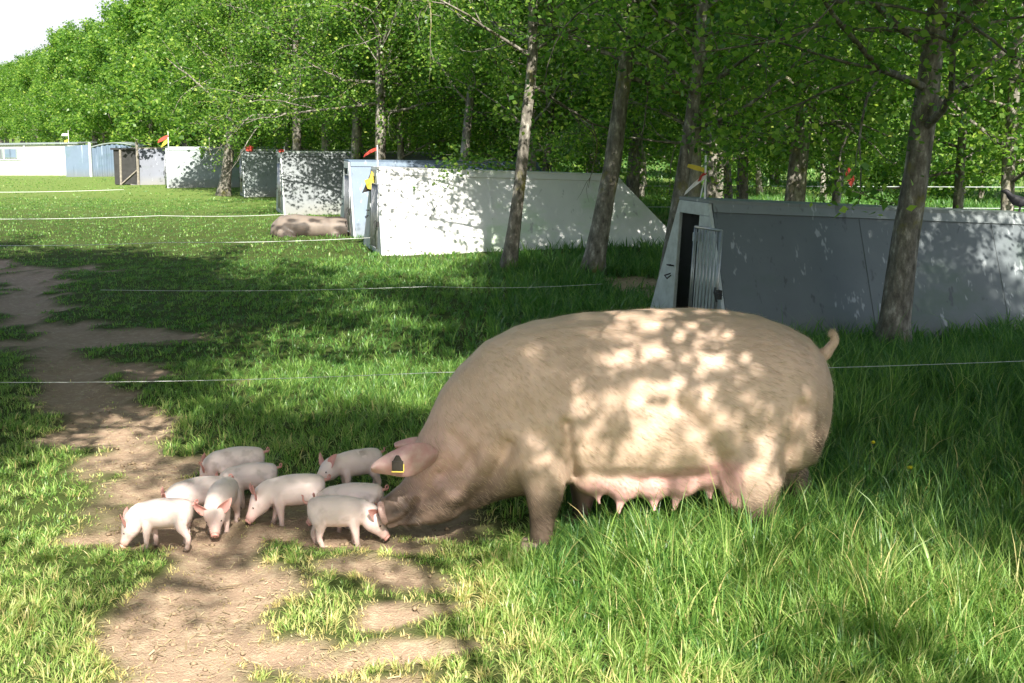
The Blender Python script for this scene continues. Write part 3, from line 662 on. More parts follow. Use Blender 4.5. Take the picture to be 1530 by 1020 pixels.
def ring_loft(mb, rings, n=20, ex=2.2):
    """rings: (centre, side vector, up vector, half width, half height)"""
    V = []; a = np.arange(n)*2*np.pi/n
    for c, s_, u, hw, hh in rings:
        cx = np.sign(np.cos(a))*np.abs(np.cos(a))**(2/ex)*hw; cz = np.sign(np.sin(a))*np.abs(np.sin(a))**(2/ex)*hh
        V += [Vector(c)+Vector(s_)*float(p)+Vector(u)*float(q) for p, q in zip(cx, cz)]
    F_ = []; k = len(rings)
    for i in range(k-1):
        for j in range(n): F_.append((i*n+j, i*n+(j+1) % n, (i+1)*n+(j+1) % n, (i+1)*n+j))
    F_.append(tuple(range(n-1, -1, -1))); F_.append(tuple(range((k-1)*n, k*n)))
    mb.add(V, F_)
def ball(mb, c, r, n=12, m=8):
    r = Vector(r) if hasattr(r, '__len__') else Vector((r, r, r)); V = [Vector(c)+Vector((0, 0, r.z))]; F_ = []
    for i in range(1, m):
        for j in range(n):
            th, ph = math.pi*i/m, 2*math.pi*j/n; V.append(Vector(c)+Vector((r.x*math.sin(th)*math.cos(ph), r.y*math.sin(th)*math.sin(ph), r.z*math.cos(th))))
    V.append(Vector(c)-Vector((0, 0, r.z)))
    for j in range(n):
        F_.append((0, 1+j, 1+(j+1) % n)); F_.append((len(V)-1, 1+(m-2)*n+(j+1) % n, 1+(m-2)*n+j))
        for i in range(m-2): F_.append((1+i*n+j, 1+(i+1)*n+j, 1+(i+1)*n+(j+1) % n, 1+i*n+(j+1) % n))
    mb.add(V, F_)
def limbtube(mb, pts, n=12, flat=1.0):
    """pts: (x,y,z,r) - smooth tapering limb with rounded joints"""
    P = np.array(pts, float); k = len(P); tt = np.linspace(0, k-1, (k-1)*5+1)
    Q = np.stack([np.interp(tt, np.arange(k), P[:, i]) for i in range(4)], 1)
    ker = np.array([.25, .5, .25])
    for _ in range(3):
        Q[1:-1] = .25*Q[:-2]+.5*Q[1:-1]+.25*Q[2:]
    V, F_ = tube(Q[:, :3], Q[:, 3], n); mb.add(V, F_)
def fuse(mb, voxel, smooth, name, mat, parent, paint):
    """voxel union of all overlapping pieces, relaxed into one continuous skin"""
    tmp = mesh_np('tmp', mb.v, mb.f)
    m = tmp.modifiers.new('r', 'REMESH'); m.mode = 'VOXEL'; m.voxel_size = voxel; m.use_smooth_shade = True
    m = tmp.modifiers.new('s', 'SMOOTH'); m.factor = .5; m.iterations = smooth
    bpy.context.view_layer.update(); dg = bpy.context.evaluated_depsgraph_get()
    me = bpy.data.meshes.new_from_object(tmp.evaluated_get(dg)); bpy.data.objects.remove(tmp)
    me.name = name
    V = np.empty(len(me.vertices)*3, np.float32); me.vertices.foreach_get('co', V); V = V.reshape(-1, 3)
    a = me.color_attributes.new('skin', 'FLOAT_COLOR', 'POINT'); c = np.ones((len(V), 4), np.float32); c[:, :3] = 0; c[:, :2] = paint(V)
    a.data.foreach_set('color', c.ravel()); me.materials.clear(); me.materials.append(mat)
    o = bpy.data.objects.new(name, me); COL.objects.link(o); o.parent = parent; return o
def hairs(body, n, ln, wid, parent, mat, flow, skip=None, key=1, lift=.28):
    me = body.data; rng = np.random.default_rng(key)
    V = np.empty(len(me.vertices)*3, np.float32); me.vertices.foreach_get('co', V); V = V.reshape(-1, 3)
    Nn = np.empty(len(me.vertices)*3, np.float32); me.vertices.foreach_get('normal', Nn); Nn = Nn.reshape(-1, 3)
    i = rng.integers(0, len(V), n); P = V[i]+rng.normal(0, .004, (n, 3)); nn = Nn[i]
    if skip is not None:
        ok = ~skip(P, rng); P, nn = P[ok], nn[ok]; n = len(P)
    f = flow(P)+rng.normal(0, .13, (n, 3)); f -= nn*(f*nn).sum(1)[:, None]; f /= np.linalg.norm(f, axis=1)[:, None]+1e-6
    d = f+nn*(lift+rng.normal(0, .07, (n, 1))); d /= np.linalg.norm(d, axis=1)[:, None]; L = (ln*(.4+.8*rng.random(n))*(.55+.9*fbm(P[:, 0]*7, P[:, 2]*9, 31, 3)))[:, None]
    s_ = np.cross(d, nn); s_ /= np.linalg.norm(s_, axis=1)[:, None]+1e-6; s_ *= wid*(.6+.8*rng.random((n, 1)))
    mid = P+d*L*.55; tip = P+d*L-nn*L*.12+f*L*.1
    VV = np.stack([P-s_, P+s_, mid+s_*.7, mid-s_*.7, tip], 1).reshape(-1, 3); b = np.arange(n)*5
    Fs = np.concatenate([np.stack([b, b+1, b+2], 1), np.stack([b, b+2, b+3], 1), np.stack([b+3, b+2, b+4], 1)])
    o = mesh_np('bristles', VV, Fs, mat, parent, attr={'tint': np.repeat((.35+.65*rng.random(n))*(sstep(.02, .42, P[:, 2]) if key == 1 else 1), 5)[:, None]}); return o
M_hair = leafy('bristle', [(0, (.10, .075, .055)), (.35, (.38, .28, .215)), (.65, (.61, .465, .36)), (1, (.78, .65, .52))], .25, .45, tboost=.9)
M_hairp = leafy('piglet_hair', [(0, (.66, .56, .5)), (1, (.8, .74, .7))], .3, .5, tboost=.9)

def leaf_shape(name, root, tip, normal, width, mat, parent, droop=0, cup=.15, thick=.006, n=9, blunt=.45, base=.55):
    """an ear: broad at the root, pointed, slightly cupped, with thickness"""
    root, tip, normal = Vector(root), Vector(tip), Vector(normal).normalized(); ax = tip-root; L = ax.length; ax.normalize(); s_ = ax.cross(normal).normalized(); V = []; F_ = []
    m = 7
    for i in range(n+1):
        t = i/n; w = width*(base+(1-base)*math.sin(min(1, t/.35)*math.pi/2))*(1-t**2.2)**.8 if t < 1 else .0001
        c = root+ax*L*t-normal*droop*t*t
        for j in range(m):
            a = (j/(m-1)-.5)*2; V.append(c+s_*a*w/2+normal*(cup*w*a*a))
    for i in range(n):
        for j in range(m-1):
            b = i*m+j; F_.append((b, b+1, b+m+1, b+m))
    mb = MB().add(V, F_); o = mb.build(name, mat, parent, True)
    md = o.modifiers.new('t', 'SOLIDIFY'); md.thickness = thick; md.offset = 0
    md = o.modifiers.new('u', 'SUBSURF'); md.levels = 1; md.render_levels = 1; return o

# ---- the sow: traced outline set in her own long plane, with real girth
SO = Vector((0.56, 5.03, 0)); SYAW = R(-4)
sow = empty('sow', (SO.x, SO.y, 0), SYAW); tag(sow, 'huge cream coloured sow standing in long grass with her head down among the piglets', 'sow')
def SP(px, py, off=0.0):
    """local x, z of a photograph point on the sow's plane, moved off metres to the far side"""
    n_ = Vector((-math.sin(SYAW), math.cos(SYAW), 0)); o_ = SO+n_*off; d = ray(px, py); c0 = Vector((0, 0, CAM_H))
    t = (o_-c0).dot(n_)/d.dot(n_); w = c0+d*t-SO; return Vector((w.x*math.cos(SYAW)+w.y*math.sin(SYAW), off, w.z))
ST = [((563, 738), (573, 772), .050), ((569, 734), (583, 779), .062), ((580, 725), (597, 780), .062), ((596, 712), (617, 779), .064), ((608, 695), (648, 779), .088), ((614, 672), (676, 772), .115), ((622, 645), (700, 756), .140),
      ((636, 616), (718, 745), .165), ((657, 580), (742, 734), .19), ((686, 543), (770, 728), .215), ((722, 508), (800, 722), .245), ((770, 483), (838, 712), .275), ((840, 468), (868, 703), .30), ((920, 461), (922, 702), .32),
      ((1000, 457), (995, 703), .335), ((1080, 459), (1065, 700), .33), ((1135, 468), (1120, 690), .31), ((1180, 484), (1160, 690), .285), ((1210, 501), (1190, 690), .25), ((1228, 522), (1213, 680), .205), ((1238, 550), (1230, 640), .14), ((1241, 575), (1239, 605), .06)]
mb = MB(); rings = []
for i_, (tp, bt, hw) in enumerate(ST):
    tp = (tp[0], tp[1]-(8 if i_ > 7 else 0)); bt = (bt[0], bt[1]-(8 if 1 < i_ < 7 else 0))
    ho = -.22*max(0, 1-i_/9)**1.15
    a, b = SP(*tp, ho), SP(*bt, ho); u = (a-b); hh = u.length/2; rings.append(((a+b)/2, (0, 1, 0), u.normalized(), hw, hh))
ring_loft(mb, rings, 28, 2.25)
def SL(pts, off, mbx): limbtube(mbx, [(*SP(px, py, off+o_), r) for px, py, o_, r in pts], 14)
ZF = 812
# legs: near fore, far fore, near hind, far hind (pixel of joint, sideways, radius)
def leg(chain):  # chain in local metres
    limbtube(mb, chain, 14)
fx = SP(812, 700, -.17).x
leg([(fx-.03, -.10, .56, .12), (fx-.02, -.155, .45, .135), (fx-.0, -.185, .36, .112), (fx+.005, -.19, .26, .080), (fx+.0, -.185, .18, .060), (fx-.005, -.185, .10, .047), (fx-.01, -.185, .05, .048), (fx-.02, -.185, .005, .052)])
fx2 = fx+.155
leg([(fx2-.04, .10, .54, .12), (fx2-.02, .15, .45, .13), (fx2, .18, .36, .108), (fx2, .18, .25, .078), (fx2, .175, .17, .058), (fx2-.005, .175, .10, .045), (fx2-.01, .175, .05, .047), (fx2-.02, .175, .005, .052)])
hx = SP(1132, 640, -.2).x
leg([(hx+.0, -.10, .56, .15), (hx-.0, -.15, .48, .165), (hx-.02, -.18, .38, .145), (hx-.02, -.19, .28, .118), (hx+.015, -.185, .19, .074), (hx+.03, -.18, .12, .049), (hx+.01, -.18, .05, .048), (hx-.01, -.18, .005, .053)])
hx2 = hx+.10
leg([(hx2+.0, .10, .56, .15), (hx2+.0, .15, .48, .16), (hx2+.03, .17, .38, .14), (hx2+.05, .17, .28, .105), (hx2+.11, .165, .20, .068), (hx2+.11, .16, .12, .048), (hx2+.08, .16, .05, .048), (hx2+.06, .16, .005, .053)])
# shoulder and ham masses, elbow
ball(mb, SP(800, 600, -.14), (.17, .125, .22)); ball(mb, SP(800, 600, .15), (.17, .125, .22)); ball(mb, SP(836, 655, -.19), (.05, .06, .075))
ball(mb, SP(1150, 590, -.13), (.19, .15, .23)); ball(mb, SP(1165, 590, .13), (.20, .15, .23)); ball(mb, SP(1085, 625, -.17), (.09, .09, .13))
# jowl, brow, lower lip
ball(mb, SP(672, 718, -.14), (.10, .07, .09)); ball(mb, SP(672, 718, -.03), (.10, .07, .09)); ball(mb, SP(618, 766, -.17), (.05, .045, .018))
# udder with teats
for q_, (px, py) in enumerate(((888, 700), (932, 706), (975, 706), (1018, 700), (1056, 690))):
    for s_ in (-1, 1):
        c = SP(px, py, .13*s_); ball(mb, c, (.088, .088, .082+.006*(q_ % 2)))
        e_ = (.012, -.010, .004, -.015, .008)[q_]; limbtube(mb, [(c.x+e_, c.y+.02*s_, c.z-.060, .024), (c.x+1.6*e_, c.y+.035*s_, c.z-.102+.5*e_, .0145), (c.x+2.2*e_, c.y+.042*s_, c.z-.122+e_, .012)], 8)
NOSE = SP(572, 757, -.22); HEADC = SP(640, 700, -.15); UD = SP(970, 722)
MOUTH = [SP(px, py, -.24) for px, py in ((578, 770), (592, 769), (605, 762), (616, 750), (622, 738))]
def linedist(Q_, x, z):
    dm = np.full(x.shape, 9.0)
    for a, b in zip(Q_[:-1], Q_[1:]):
        ex, ez = b.x-a.x, b.z-a.z; t = np.clip(((x-a.x)*ex+(z-a.z)*ez)/(ex*ex+ez*ez), 0, 1); dm = np.minimum(dm, np.hypot(x-a.x-ex*t, z-a.z-ez*t))
    return dm
def mouthline(x, z): return .9*np.exp(-(linedist(MOUTH, x, z)/.009)**2)
def paint_sow(V):
    x, y, z = V[:, 0], V[:, 1], V[:, 2]; n = vnoise(x*14, z*14+y*9, 3)
    hd = np.exp(-(((x-HEADC.x)/.24)**2+((z-HEADC.z)/.24)**2))
    a_, b_ = SP(860, 692), SP(1072, 655); line = a_.z+(b_.z-a_.z)*(x-a_.x)/(b_.x-a_.x)+.02*(n-.5)
    ud = sstep(.025, -.025, z-line)*sstep(-.02, .05, x-a_.x)*(1-sstep(-.0, .05, x-SP(1088, 700).x))
    inner = .35*np.exp(-(((x-SP(1070, 680).x)/.05)**2+((z-SP(1070, 665).z)/.07)**2))
    pink = np.clip(.6*hd+.95*ud+inner, 0, 1)
    nose = np.exp(-(((x-NOSE.x)/.045)**2+((z-NOSE.z)/.06)**2)); mouth = np.exp(-(((x-SP(610, 770).x)/.05)**2+((z-SP(610, 778).z)/.03)**2))
    mud_shade = sstep(.46, .0, z)*(1-.85*ud)*1.45 + .55*np.exp(-(((x-NOSE.x-.05)/.07)**2+((z-NOSE.z)/.075)**2))*(.4+n)+.4*nose+.4*mouth+mouthline(x, z)+.75*np.exp(-((x-SP(1212, 600).x)/.045)**2)*sstep(.70, .55, z)*(.5+n)+.25*sstep(.55, .8, fbm(x*3, z*3, 8, 3))*sstep(.75, .3, z)  # real mud, plus shade painted into the mouth crease and rump cleft
    # shade under the neck fold, painted in as a dark patch
    mud_shade = mud_shade+.6*np.exp(-(((x-SP(708, 735).x)/.06)**2+((z-SP(708, 735).z)/.035)**2))
    return np.stack([pink, np.clip(mud_shade, 0, 1)], 1)
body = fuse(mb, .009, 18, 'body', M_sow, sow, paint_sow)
V_ = np.empty(len(body.data.vertices)*3, np.float32); body.data.vertices.foreach_get('co', V_); V_ = V_.reshape(-1, 3)
for pts_, dep, wd in ((((848, 615), (852, 660), (858, 700)), .024, .020), (((1020, 585), (1052, 625), (1074, 665), (1092, 720)), .019, .028), (((690, 752), (716, 728), (742, 690), (760, 650)), .024, .026),
                      (((1168, 690), (1180, 640), (1196, 590)), .022, .022), (((578, 770), (592, 769), (605, 762), (616, 750), (622, 738)), .016, .011), (((588, 735), (600, 750)), .006, .009), (((596, 728), (608, 742)), .006, .009), (((640, 735), (652, 700), (668, 680)), .006, .018), (((676, 640), (700, 665), (716, 700)), .010, .02), (((660, 700), (680, 720), (700, 728)), .004, .016), (((655, 700), (690, 690), (712, 660)), .008, .02)):
    Q_ = [SP(px, py, -.2) for px, py in pts_]; dm = np.full(len(V_), 9.0)
    for a, b in zip(Q_[:-1], Q_[1:]):
        ex, ez = b.x-a.x, b.z-a.z; t = np.clip(((V_[:, 0]-a.x)*ex+(V_[:, 2]-a.z)*ez)/(ex*ex+ez*ez), 0, 1); dm = np.minimum(dm, np.hypot(V_[:, 0]-a.x-ex*t, V_[:, 2]-a.z-ez*t))
    V_[:, 1] += np.where(V_[:, 1] < -.03, 1, -.8*(V_[:, 1] > .03))*(dep*np.exp(-(dm/wd)**2)-.35*dep*np.exp(-((dm-2.4*wd)/(1.2*wd))**2))
nn_ = np.empty(len(V_)*3, np.float32); body.data.vertices.foreach_get('normal', nn_); nn_ = nn_.reshape(-1, 3)
V_ += nn_*((fbm(V_[:, 0]*9+V_[:, 1]*5, V_[:, 2]*9, 21, 3)-.5)*.012)[:, None]
body.data.vertices.foreach_set('co', V_.astype(np.float32).ravel()); body.data.update()
def flow_sow(P):
    f = np.zeros_like(P); f[:, 0] = 1; f[:, 2] = -.45-.5*sstep(.1, -.3, P[:, 0]); f[:, 0] *= 1; return f
def skip_sow(P, rng):
    return ((P[:, 2] < UD.z+.05) & (P[:, 0] > SP(850, 700).x) & (P[:, 0] < SP(1090, 700).x)) | (P[:, 2] < .09) | (P[:, 0] < NOSE.x+.05)
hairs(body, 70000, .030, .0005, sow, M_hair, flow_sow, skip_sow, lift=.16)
# ears
def ear_sheet(top, bot, offs, name, thick=.012):
    """upper and lower edge of the ear as traced, offs = sideways place of each column"""
    V, F_ = [], []; m = 7
    for (a, b, o_) in zip(top, bot, offs):
        for j in range(m):
            f = j/(m-1); p = SP(a[0]*(1-f)+b[0]*f, a[1]*(1-f)+b[1]*f, o_-.03*math.sin(math.pi*f)+.02*f+.010*math.sin(a[0]*.11+f*4)+.006*math.sin(a[0]*.23-f*7)); V.append(p)
    for i in range(len(top)-1):
        for j in range(m-1): b = i*m+j; F_.append((b, b+1, b+m+1, b+m))
    o = MB().add(V, F_).build(name, M_ears, sow, True)
    md = o.modifiers.new('t', 'SOLIDIFY'); md.thickness = thick; md.offset = 0
    md = o.modifiers.new('u', 'SUBSURF'); md.levels = 2; md.render_levels = 2; return o
ear = ear_sheet([(553, 686), (562, 676), (580, 664), (602, 654), (622, 647), (640, 650), (656, 662)], [(554, 691), (564, 695), (582, 697), (600, 702), (618, 700), (634, 690), (652, 676)], [-.37, -.37, -.365, -.35, -.33, -.29, -.21], 'ear')
ear_sheet([(588, 652), (596, 648), (612, 642), (630, 640), (645, 645)], [(589, 656), (598, 660), (614, 668), (632, 672), (646, 668)], [-.02, -.02, -.02, -.03, -.05], 'ear')
tg = SP(594, 684, -.40)
mb = MB(); mb.box((tg.x, tg.y, tg.z), (.044, .006, .040)); mb.add([(tg.x-.018, tg.y-.003, tg.z+.020), (tg.x+.018, tg.y-.003, tg.z+.020), (tg.x+.006, tg.y-.003, tg.z+.042), (tg.x-.006, tg.y-.003, tg.z+.042), (tg.x-.018, tg.y+.003, tg.z+.020), (tg.x+.018, tg.y+.003, tg.z+.020), (tg.x+.006, tg.y+.003, tg.z+.042), (tg.x-.006, tg.y+.003, tg.z+.042)], [(0, 1, 2, 3), (4, 7, 6, 5), (0, 3, 7, 4), (1, 5, 6, 2), (3, 2, 6, 7)])
mb.build('ear_tag', M_tag, ear, bevel=.002)
MB().box((tg.x, tg.y-.001, tg.z-.022), (.047, .008, .004)).box((tg.x+.0235, tg.y-.001, tg.z-.006), (.003, .008, .028)).build('tag_rim', M_tagy, ear)
tl = MB(); t0 = SP(1222, 517, 0)
limbtube(tl, [(t0.x-.03, 0, t0.z-.01, .032), (t0.x+.03, 0, t0.z-.005, .026), (SP(1240, 508).x, .0, SP(1240, 508).z, .021), (SP(1248, 498).x, -.005, SP(1248, 498).z, .018), (SP(1246, 487).x, -.01, SP(1246, 487).z, .014), (SP(1239, 484).x, -.02, SP(1239, 484).z, .009)], 10)
tail = tl.build('tail', M_sow, sow, True)
hairs(tail, 1500, .030, .0006, tail, M_hair, lambda P: np.tile(np.array([.3, -.1, 1.0]), (len(P), 1)), None, 4, .8)
# nose disc with nostrils, eye, tail, hooves
nd = MB(); a, b = SP(568, 739, -.22), SP(577, 770, -.22); cN = (a+b)/2; uN = (a-b).normalized(); fN = Vector((-uN.z, 0, uN.x)); fN = fN if fN.x < 0 else -fN
ring_loft(nd, [(cN-fN*.014, (0, 1, 0), uN, .038, .042), (cN+fN*.002, (0, 1, 0), uN, .044, .049), (cN+fN*.009, (0, 1, 0), uN, .041, .046), (cN+fN*.011, (0, 1, 0), uN, .030, .034)], 20, 2.3)
M_nose = simple('nose_skin', (.34, .22, .19), .45, .45, 40, .5)
ndo = nd.build('nose_disc', M_nose, sow, True)
nm = MB()
for s_ in (-1, 1): ball(nm, cN+fN*.010+Vector((0, .018*s_, .004)), (.008, .009, .012), 10, 6)
nm.build('nostrils', M_dark, ndo, True)
ball_m = MB(); ce = SP(630, 686, -.27); ball(ball_m, ce, (.012, .010, .010)); ball_m.build('eye', M_eye, sow, True)
for x_, y_ in ((fx-.03, -.185), (fx2-.03, .175), (hx-.02, -.18), (hx2+.05, .16)):
    hm = MB()
    for s_ in (-1, 1):
        ring_loft(hm, [((x_-.010, y_+.024*s_, .055), (0, 1, 0), (1, 0, 0), .022, .042), ((x_-.02, y_+.026*s_, .0), (0, 1, 0), (1, 0, 0), .026, .056)], 12, 2.4)
    hm.build('hoof', M_hoof, sow, True)
sow.location.z = hz(SO.x, SO.y)-.015

# ---- piglets
def piglet(px, py, rot, sc, pitch, yaw, label, stride=(0, 0, 0, 0), hump=0.0, seed=1, ear_up=.5, curl=1, blot=0, name='piglet'):
    """local: tail towards +x, head towards -x. pitch = how far the head points down, yaw = towards the viewer's side"""
    g_ = G(px, py); o = empty(name, (g_.x, g_.y, hz(g_.x, g_.y)-.002), R(rot)); o.scale = (sc*.80, sc*.90, sc*.93); tag(o, label, 'piglet', 'litter of piglets round the sow')
    mb = MB(); rg = []
    for x, z, hh, hw in ((.140, .160, .014, .016), (.134, .157, .034, .032), (.118, .152, .050, .046), (.09, .149, .058, .053), (.05, .147+hump*.5, .061, .056), (0, .145+hump, .062, .058), (-.04, .144+hump*.7, .060, .055), (-.07, .144, .056, .051), (-.095, .144, .051, .046)):
        rg.append(((x, 0, z), (0, 1, 0), (0, 0, 1), hw, hh))
    p_, w_ = R(pitch), R(yaw); c0 = Vector((-.095, 0, .147))
    for i, (dd, hh, hw) in enumerate(((.012, .049, .043), (.03, .049, .043), (.052, .050, .046), (.078, .048, .047), (.100, .040, .040), (.118, .031, .030), (.135, .0245, .0245), (.152, .021, .022), (.160, .0195, .021))):
        f = min(1, (i+1)/4); pp, ww = p_*f, w_*f
        d = Vector((-math.cos(pp)*math.cos(ww), -math.sin(ww)*math.cos(pp), -math.sin(pp)))
        if i == 0: pos = c0+d*dd; prev = dd
        else: pos = pos+d*(dd-prev); prev = dd
        s_ = Vector((0, 1, 0))-d*d.y; s_.normalize(); u = d.cross(s_); u = u if u.z > -1e-3 and u.dot(Vector((-.3, 0, 1))) > 0 else -u
        if i == 3: skull = (pos.copy(), d.copy(), s_.copy(), u.copy())
        rg.append((pos.copy(), s_, u, hw, hh))
    tip, dT, sT, uT = pos.copy(), d.copy(), s_.copy(), u.copy()
    ring_loft(mb, rg, 20, 2.15)
    def L(ch): limbtube(mb, ch, 10)
    st = stride
    for s_, a in ((-1, st[0]), (1, st[1])):
        L([(-.070, .014*s_, .150, .026), (-.068, .026*s_, .120, .029), (-.066+a*.3, .032*s_, .092, .0235), (-.066+a*.6, .034*s_, .065, .0165), (-.064+a*.85, .034*s_, .035, .0125), (-.066+a, .034*s_, .014, .0125), (-.070+a, .034*s_, .003, .013)])
    for s_, a in ((-1, st[2]), (1, st[3])):
        L([(.092, .014*s_, .155, .036), (.088, .026*s_, .13, .040), (.086+a*.2, .034*s_, .100, .031), (.098+a*.5, .036*s_, .075, .0185), (.112+a*.8, .036*s_, .052, .0145), (.104+a, .036*s_, .022, .0122), (.098+a, .036*s_, .003, .013)])
    def paint(V):
        v = V-np.array(tip); r = np.sqrt((v**2).sum(1)); n = vnoise(V[:, 0]*60, V[:, 2]*60+V[:, 1]*40, seed)
        pk = np.clip(.8*np.exp(-(r/.035)**2)+.35*sstep(.10, .05, V[:, 2])+.25*np.exp(-((V[:, 2]-.10)/.02)**2), 0, 1)
        md = np.clip(.75*np.exp(-(r/.022)**2)*(.4+n)+.55*sstep(.045, .01, V[:, 2])*(.5+n), 0, 1)
        md = np.clip(md+.32*sstep(.55, .8, fbm(V[:, 0]*26+seed*3, V[:, 2]*30+V[:, 1]*20, seed, 3))*(.35+.65*(seed % 3 != 0)), 0, 1)
        if blot: md = np.clip(md+.55*np.exp(-(((V[:, 0]-.02)/.03)**2+((V[:, 2]-.2)/.02)**2))*(n > .3), 0, 1)
        return np.stack([pk, md], 1)
    b_ = fuse(mb, .0042, 7, 'body', M_pig, o, paint)
    sk, dK, sK, uK = skull
    for q in (-1, 1):
        rt = sk+sK*q*.026+uK*.024-dK*.012; tp = rt+(uK*ear_up+sK*q*.75-dK*.42).normalized()*.074
        leaf_shape('ear', rt, tp, (dK*.9+uK*.35), .053, M_ear, o, .004, .28, .0028, 7, base=.6)
        m1 = MB(); ball(m1, sk+dK*.030+sK*q*.0285+uK*.014, (.0058, .0058, .0052), 10, 6); m1.build('eye', M_eye, o, True)
    m1 = MB(); ring_loft(m1, [(tip-dT*.003, sT, uT, .0165, .0150), (tip+dT*.006, sT, uT, .0180, .0165), (tip+dT*.009, sT, uT, .0165, .0150), (tip+dT*.0098, sT, uT, .010, .009)], 16, 2.3); nd_ = m1.build('nose_disc', M_nosep, o, True)
    m1 = MB()
    for q in (-1, 1): ball(m1, tip+dT*.009+sT*q*.0065, (.003, .003, .0035), 8, 6)
    m1.build('nostrils', M_dark, nd_, True)
    tm = MB(); ch = [(.130, 0, .178, .0085), (.146, 0, .185, .0058)]
    for i in range(1, 9):
        a = i*.75; ch.append((.148+.0022*i+.010*math.cos(a-1.6)*curl, .010*math.sin(a)*curl, .188+.010*math.sin(a-1.6)*curl+.001*i+(1-curl)*.004*i, .0046-.0003*i))
    limbtube(tm, ch, 8); tm.build('tail', M_ear, o, True)
    for cx, cy in ((-.074+st[0], -.034), (-.074+st[1], .034), (.095+st[2], -.036), (.095+st[3], .036)):
        hm = MB()
        for q in (-1, 1): ring_loft(hm, [((cx+.001, cy+.0055*q, .012), (0, 1, 0), (1, 0, 0), .0052, .010), ((cx-.001, cy+.006*q, -.002), (0, 1, 0), (1, 0, 0), .006, .0135)], 8, 2.4)
        hm.build('hoof', M_hoof, o, True)
    hairs(b_, 3200, .010, .00028, o, M_hairp, lambda P: np.tile(np.array([1.0, 0, -.5]), (len(P), 1)), None, seed, .45)
    return o
M_nosep = simple('piglet_nose', (.55, .28, .24), .4, .25, 120, .5)
piglet(246, 817, 4, 1.05, 62, 14, 'sunlit white piglet at the far left of the litter, snout down in the dirt', (-.012, .02, .012, -.01), .004, 1)
piglet(302, 780, 16, 1.05, 60, 10, 'pale piglet mostly hidden behind the two leftmost ones, one ear and curled tail showing', (0, .01, 0, .01), .004, 2)
piglet(333, 787, 86, 1.08, 52, 14, 'piglet facing the viewer with both pink ears out and its nose on the ground', (.0, .01, 0, -.01), .002, 3, .35)
piglet(357, 742, 6, 1.08, 60, 0, 'rearmost left piglet, only its pale back and tail above the others', (0, 0, 0, 0), .003, 4)
piglet(377, 757, 10, 1.02, 62, 10, 'piglet in the middle of the huddle with its front leg bent forward', (.02, 0, 0, .01), .003, 5)
piglet(441, 783, 8, 1.16, 50, 22, 'large piglet with raised ears sniffing leftwards at the edge of the shade', (.008, -.03, 0, .01), .002, 6, .8)
piglet(507, 808, 184, 1.12, 46, -14, 'piglet facing right under the snout of the sow with its short tail sticking out', (.0, -.02, .01, -.03), .003, 7, .1, .35)
piglet(530, 789, -4, 1.10, 48, 10, 'piglet behind the one under the snout of the sow, facing left with curled tail up', (0, .02, .01, -.01), .002, 8, .6)
piglet(534, 743, 26, 1.05, 22, 20, 'piglet at the back with head raised and dark ears, near the ear of the sow', (0, .01, 0, .01), 0, 9, .75, blot=1)

# ---- lying sow by the shelters
p = G(460, 352); ls = empty('lying_sow', (p.x, p.y, hz(p.x, p.y)-.11), R(-3)); tag(ls, 'grey brown muddy sow lying in the grass beside the blue grey shelter', 'sow')
mb = MB(); rg = []
for x, z, hh, hw in ((-.58, .12, .04, .05), (-.54, .17, .13, .15), (-.42, .22, .19, .23), (-.2, .235, .20, .26), (.05, .22, .185, .26), (.3, .215, .18, .25), (.5, .22, .18, .22), (.66, .20, .15, .17), (.8, .16, .12, .12), (.92, .12, .08, .08), (1.0, .1, .05, .05)):
    rg.append(((x, 0, z), (0, 1, 0), (0, 0, 1), hw, hh))
ring_loft(mb, rg, 20, 2.3)
limbtube(mb, [(-.35, -.18, .15, .13), (-.2, -.3, .08, .07), (-.05, -.34, .05, .04), (.08, -.35, .04, .035)]); limbtube(mb, [(.45, -.15, .12, .09), (.5, -.28, .06, .05), (.62, -.32, .04, .035), (.7, -.33, .03, .03)])
fuse(mb, .02, 6, 'body', M_old, ls, lambda V: np.stack([0*V[:, 0], np.clip(sstep(.2, .05, V[:, 2])+1.3*sstep(.4, .7, fbm(V[:, 0]*5, V[:, 2]*8+V[:, 1]*4, 3, 3)), 0, 1)], 1))
leaf_shape('ear', (.72, -.1, .24), (.86, -.14, .20), (0, -1, .3), .12, M_old, ls)

# ------------------------------------------------------------------ electric fence strands across the lane
M_wire = simple('fence_wire', (.62, .64, .62), .5, .1)
def strand(label, pts, z, r=.0035):
    r *= .7; P = [G(px, py, z) for px, py in pts]; Q = []
    for a, b in zip(P[:-1], P[1:]):
        for i in range(10):
            t = i/10; q = a.lerp(b, t); q.z -= .02*math.sin(math.pi*t); Q.append(q)
    Q.append(P[-1]); tag(MB().tube(Q, r, 5).build('fence_wire', M_wire, None, True), label, 'fence wire', 'thin electric fence strands across the lane')
strand('nearest fence strand, crossing the lane and passing behind the sow', [(-120, 571), (660, 556), (1560, 538)], .33, .0022)
strand('second fence strand, reaching the grass left of the sow', [(150, 433), (640, 428), (900, 424)], .33, .0022)
strand('brightest fence strand, running from the left edge to the white shelter', [(-80, 366), (250, 362), (553, 355)], .30, .004)
strand('fence strand crossing towards the front of the grey shelter behind the lying sow', [(-60, 327), (240, 322), (430, 320)], .3, .0045)
strand('farthest fence strand just in front of the slate shelter', [(-60, 287), (185, 283)], .3, .007)
# wire fence behind the near shelter
pf = empty('field_fence', G(925, 330)); tag(pf, 'thin wire field fence at the edge of the sunny field behind the shelters', 'fence')
for z in (.25, .62): MB().tube([(-1, 0, z), (2, .0, z), (9, -.6, z)], .006, 5).build('wire', M_galv, pf)
for x in (-.9, 3.1, 7.5): MB().tube([(x, 0, 0), (x, 0, .8)], .025, 6).build('post', M_wood, pf)

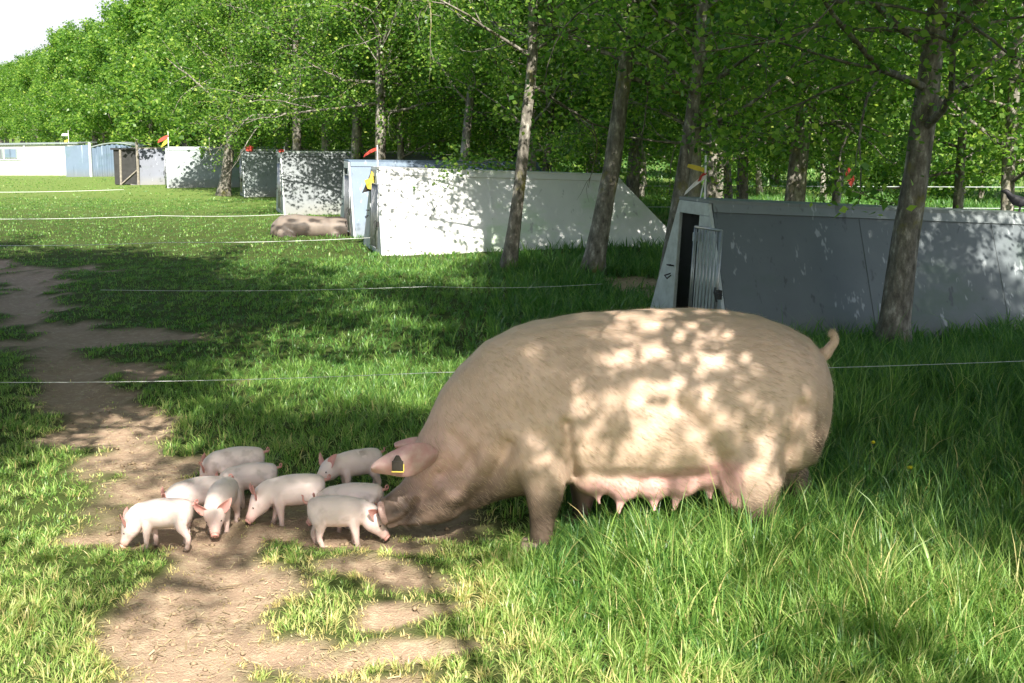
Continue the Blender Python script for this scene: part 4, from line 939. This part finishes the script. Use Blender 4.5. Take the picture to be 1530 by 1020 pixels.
# ------------------------------------------------------------------ birds on the roofs, red rags in the trees
M_bird = simple('dark_feather', (.02, .02, .025), .6, .3)
def bird(label, loc, rz):
    o = empty('dark_bird', loc, rz); tag(o, label, 'bird'); mb = MB()
    ring_loft(mb, [((-.13, 0, .10), (0, 1, 0), (0, 0, 1), .012, .008), ((-.08, 0, .10), (0, 1, 0), (.2, 0, 1), .035, .02), ((0, 0, .10), (0, 1, 0), (0, 0, 1), .05, .05), ((.07, 0, .12), (0, 1, 0), (0, 0, 1), .04, .045), ((.11, 0, .17), (0, 1, 0), (-.3, 0, 1), .028, .03), ((.13, 0, .19), (0, 1, 0), (0, 0, 1), .022, .02), ((.17, 0, .19), (0, 1, 0), (0, 0, 1), .003, .004)], 12)
    mb.build('body', M_bird, o, True); lg = MB()
    MB().tube([(0, -.02, .06), (.01, -.02, 0)], .005, 5).build('leg', M_dark, o); MB().tube([(0, .02, .06), (.01, .02, 0)], .005, 5).build('leg', M_dark, o)
bird('dark bird perched on the blue grey shelter roof, right of the slim trunk', top_of(h3, 2.75, .75, 1.17), 2.6)
bird('dark bird at the right end of the nearest grey shelter roof', top_of(h1, 3.08, .7, 1.11), 3.0)
rag = G(1268, 268, 1.2)
def redrag(label, px, py, Y, s_=1):
    d = ray(px, py); t = Y/d.y; q = Vector((0, 0, CAM_H))+d*t; mb = MB()
    ribbon(mb, (0, 0, .05), (.5, 0, -1), .13*s_, .1*s_, .02, 1); o = mb.build('red_rag', M_red); o.location = q; tag(o, label, 'rag')
redrag('red rag hanging in the leaves left of the thick dark trunk', 1266, 262, 13)
redrag('smaller dull red rag hanging low at the right edge of the trees', 1497, 276, 13, .8)

# dandelions in the right hand grass
M_dand = simple('dandelion', (.85, .70, .02), .6, .15, 60)
for i, (px, py) in enumerate(((1359, 700), (1303, 662))):
    q = G(px, py, .14); o = empty('dandelion', (q.x, q.y, 0)); tag(o, ['yellow dandelion head in the long grass right of the sow', 'smaller dandelion head nearer the rump of the sow'][i], 'flower')
    MB().tube([(0, 0, 0), (.005, 0, .14)], .002, 5).build('stem', M_twig, o)
    mb = MB(); ball(mb, (.005, 0, .145), (.018-.008*i, .018-.008*i, .008), 14, 6); mb.build('flower_head', M_dand, o)
print('objects', len(bpy.data.objects))
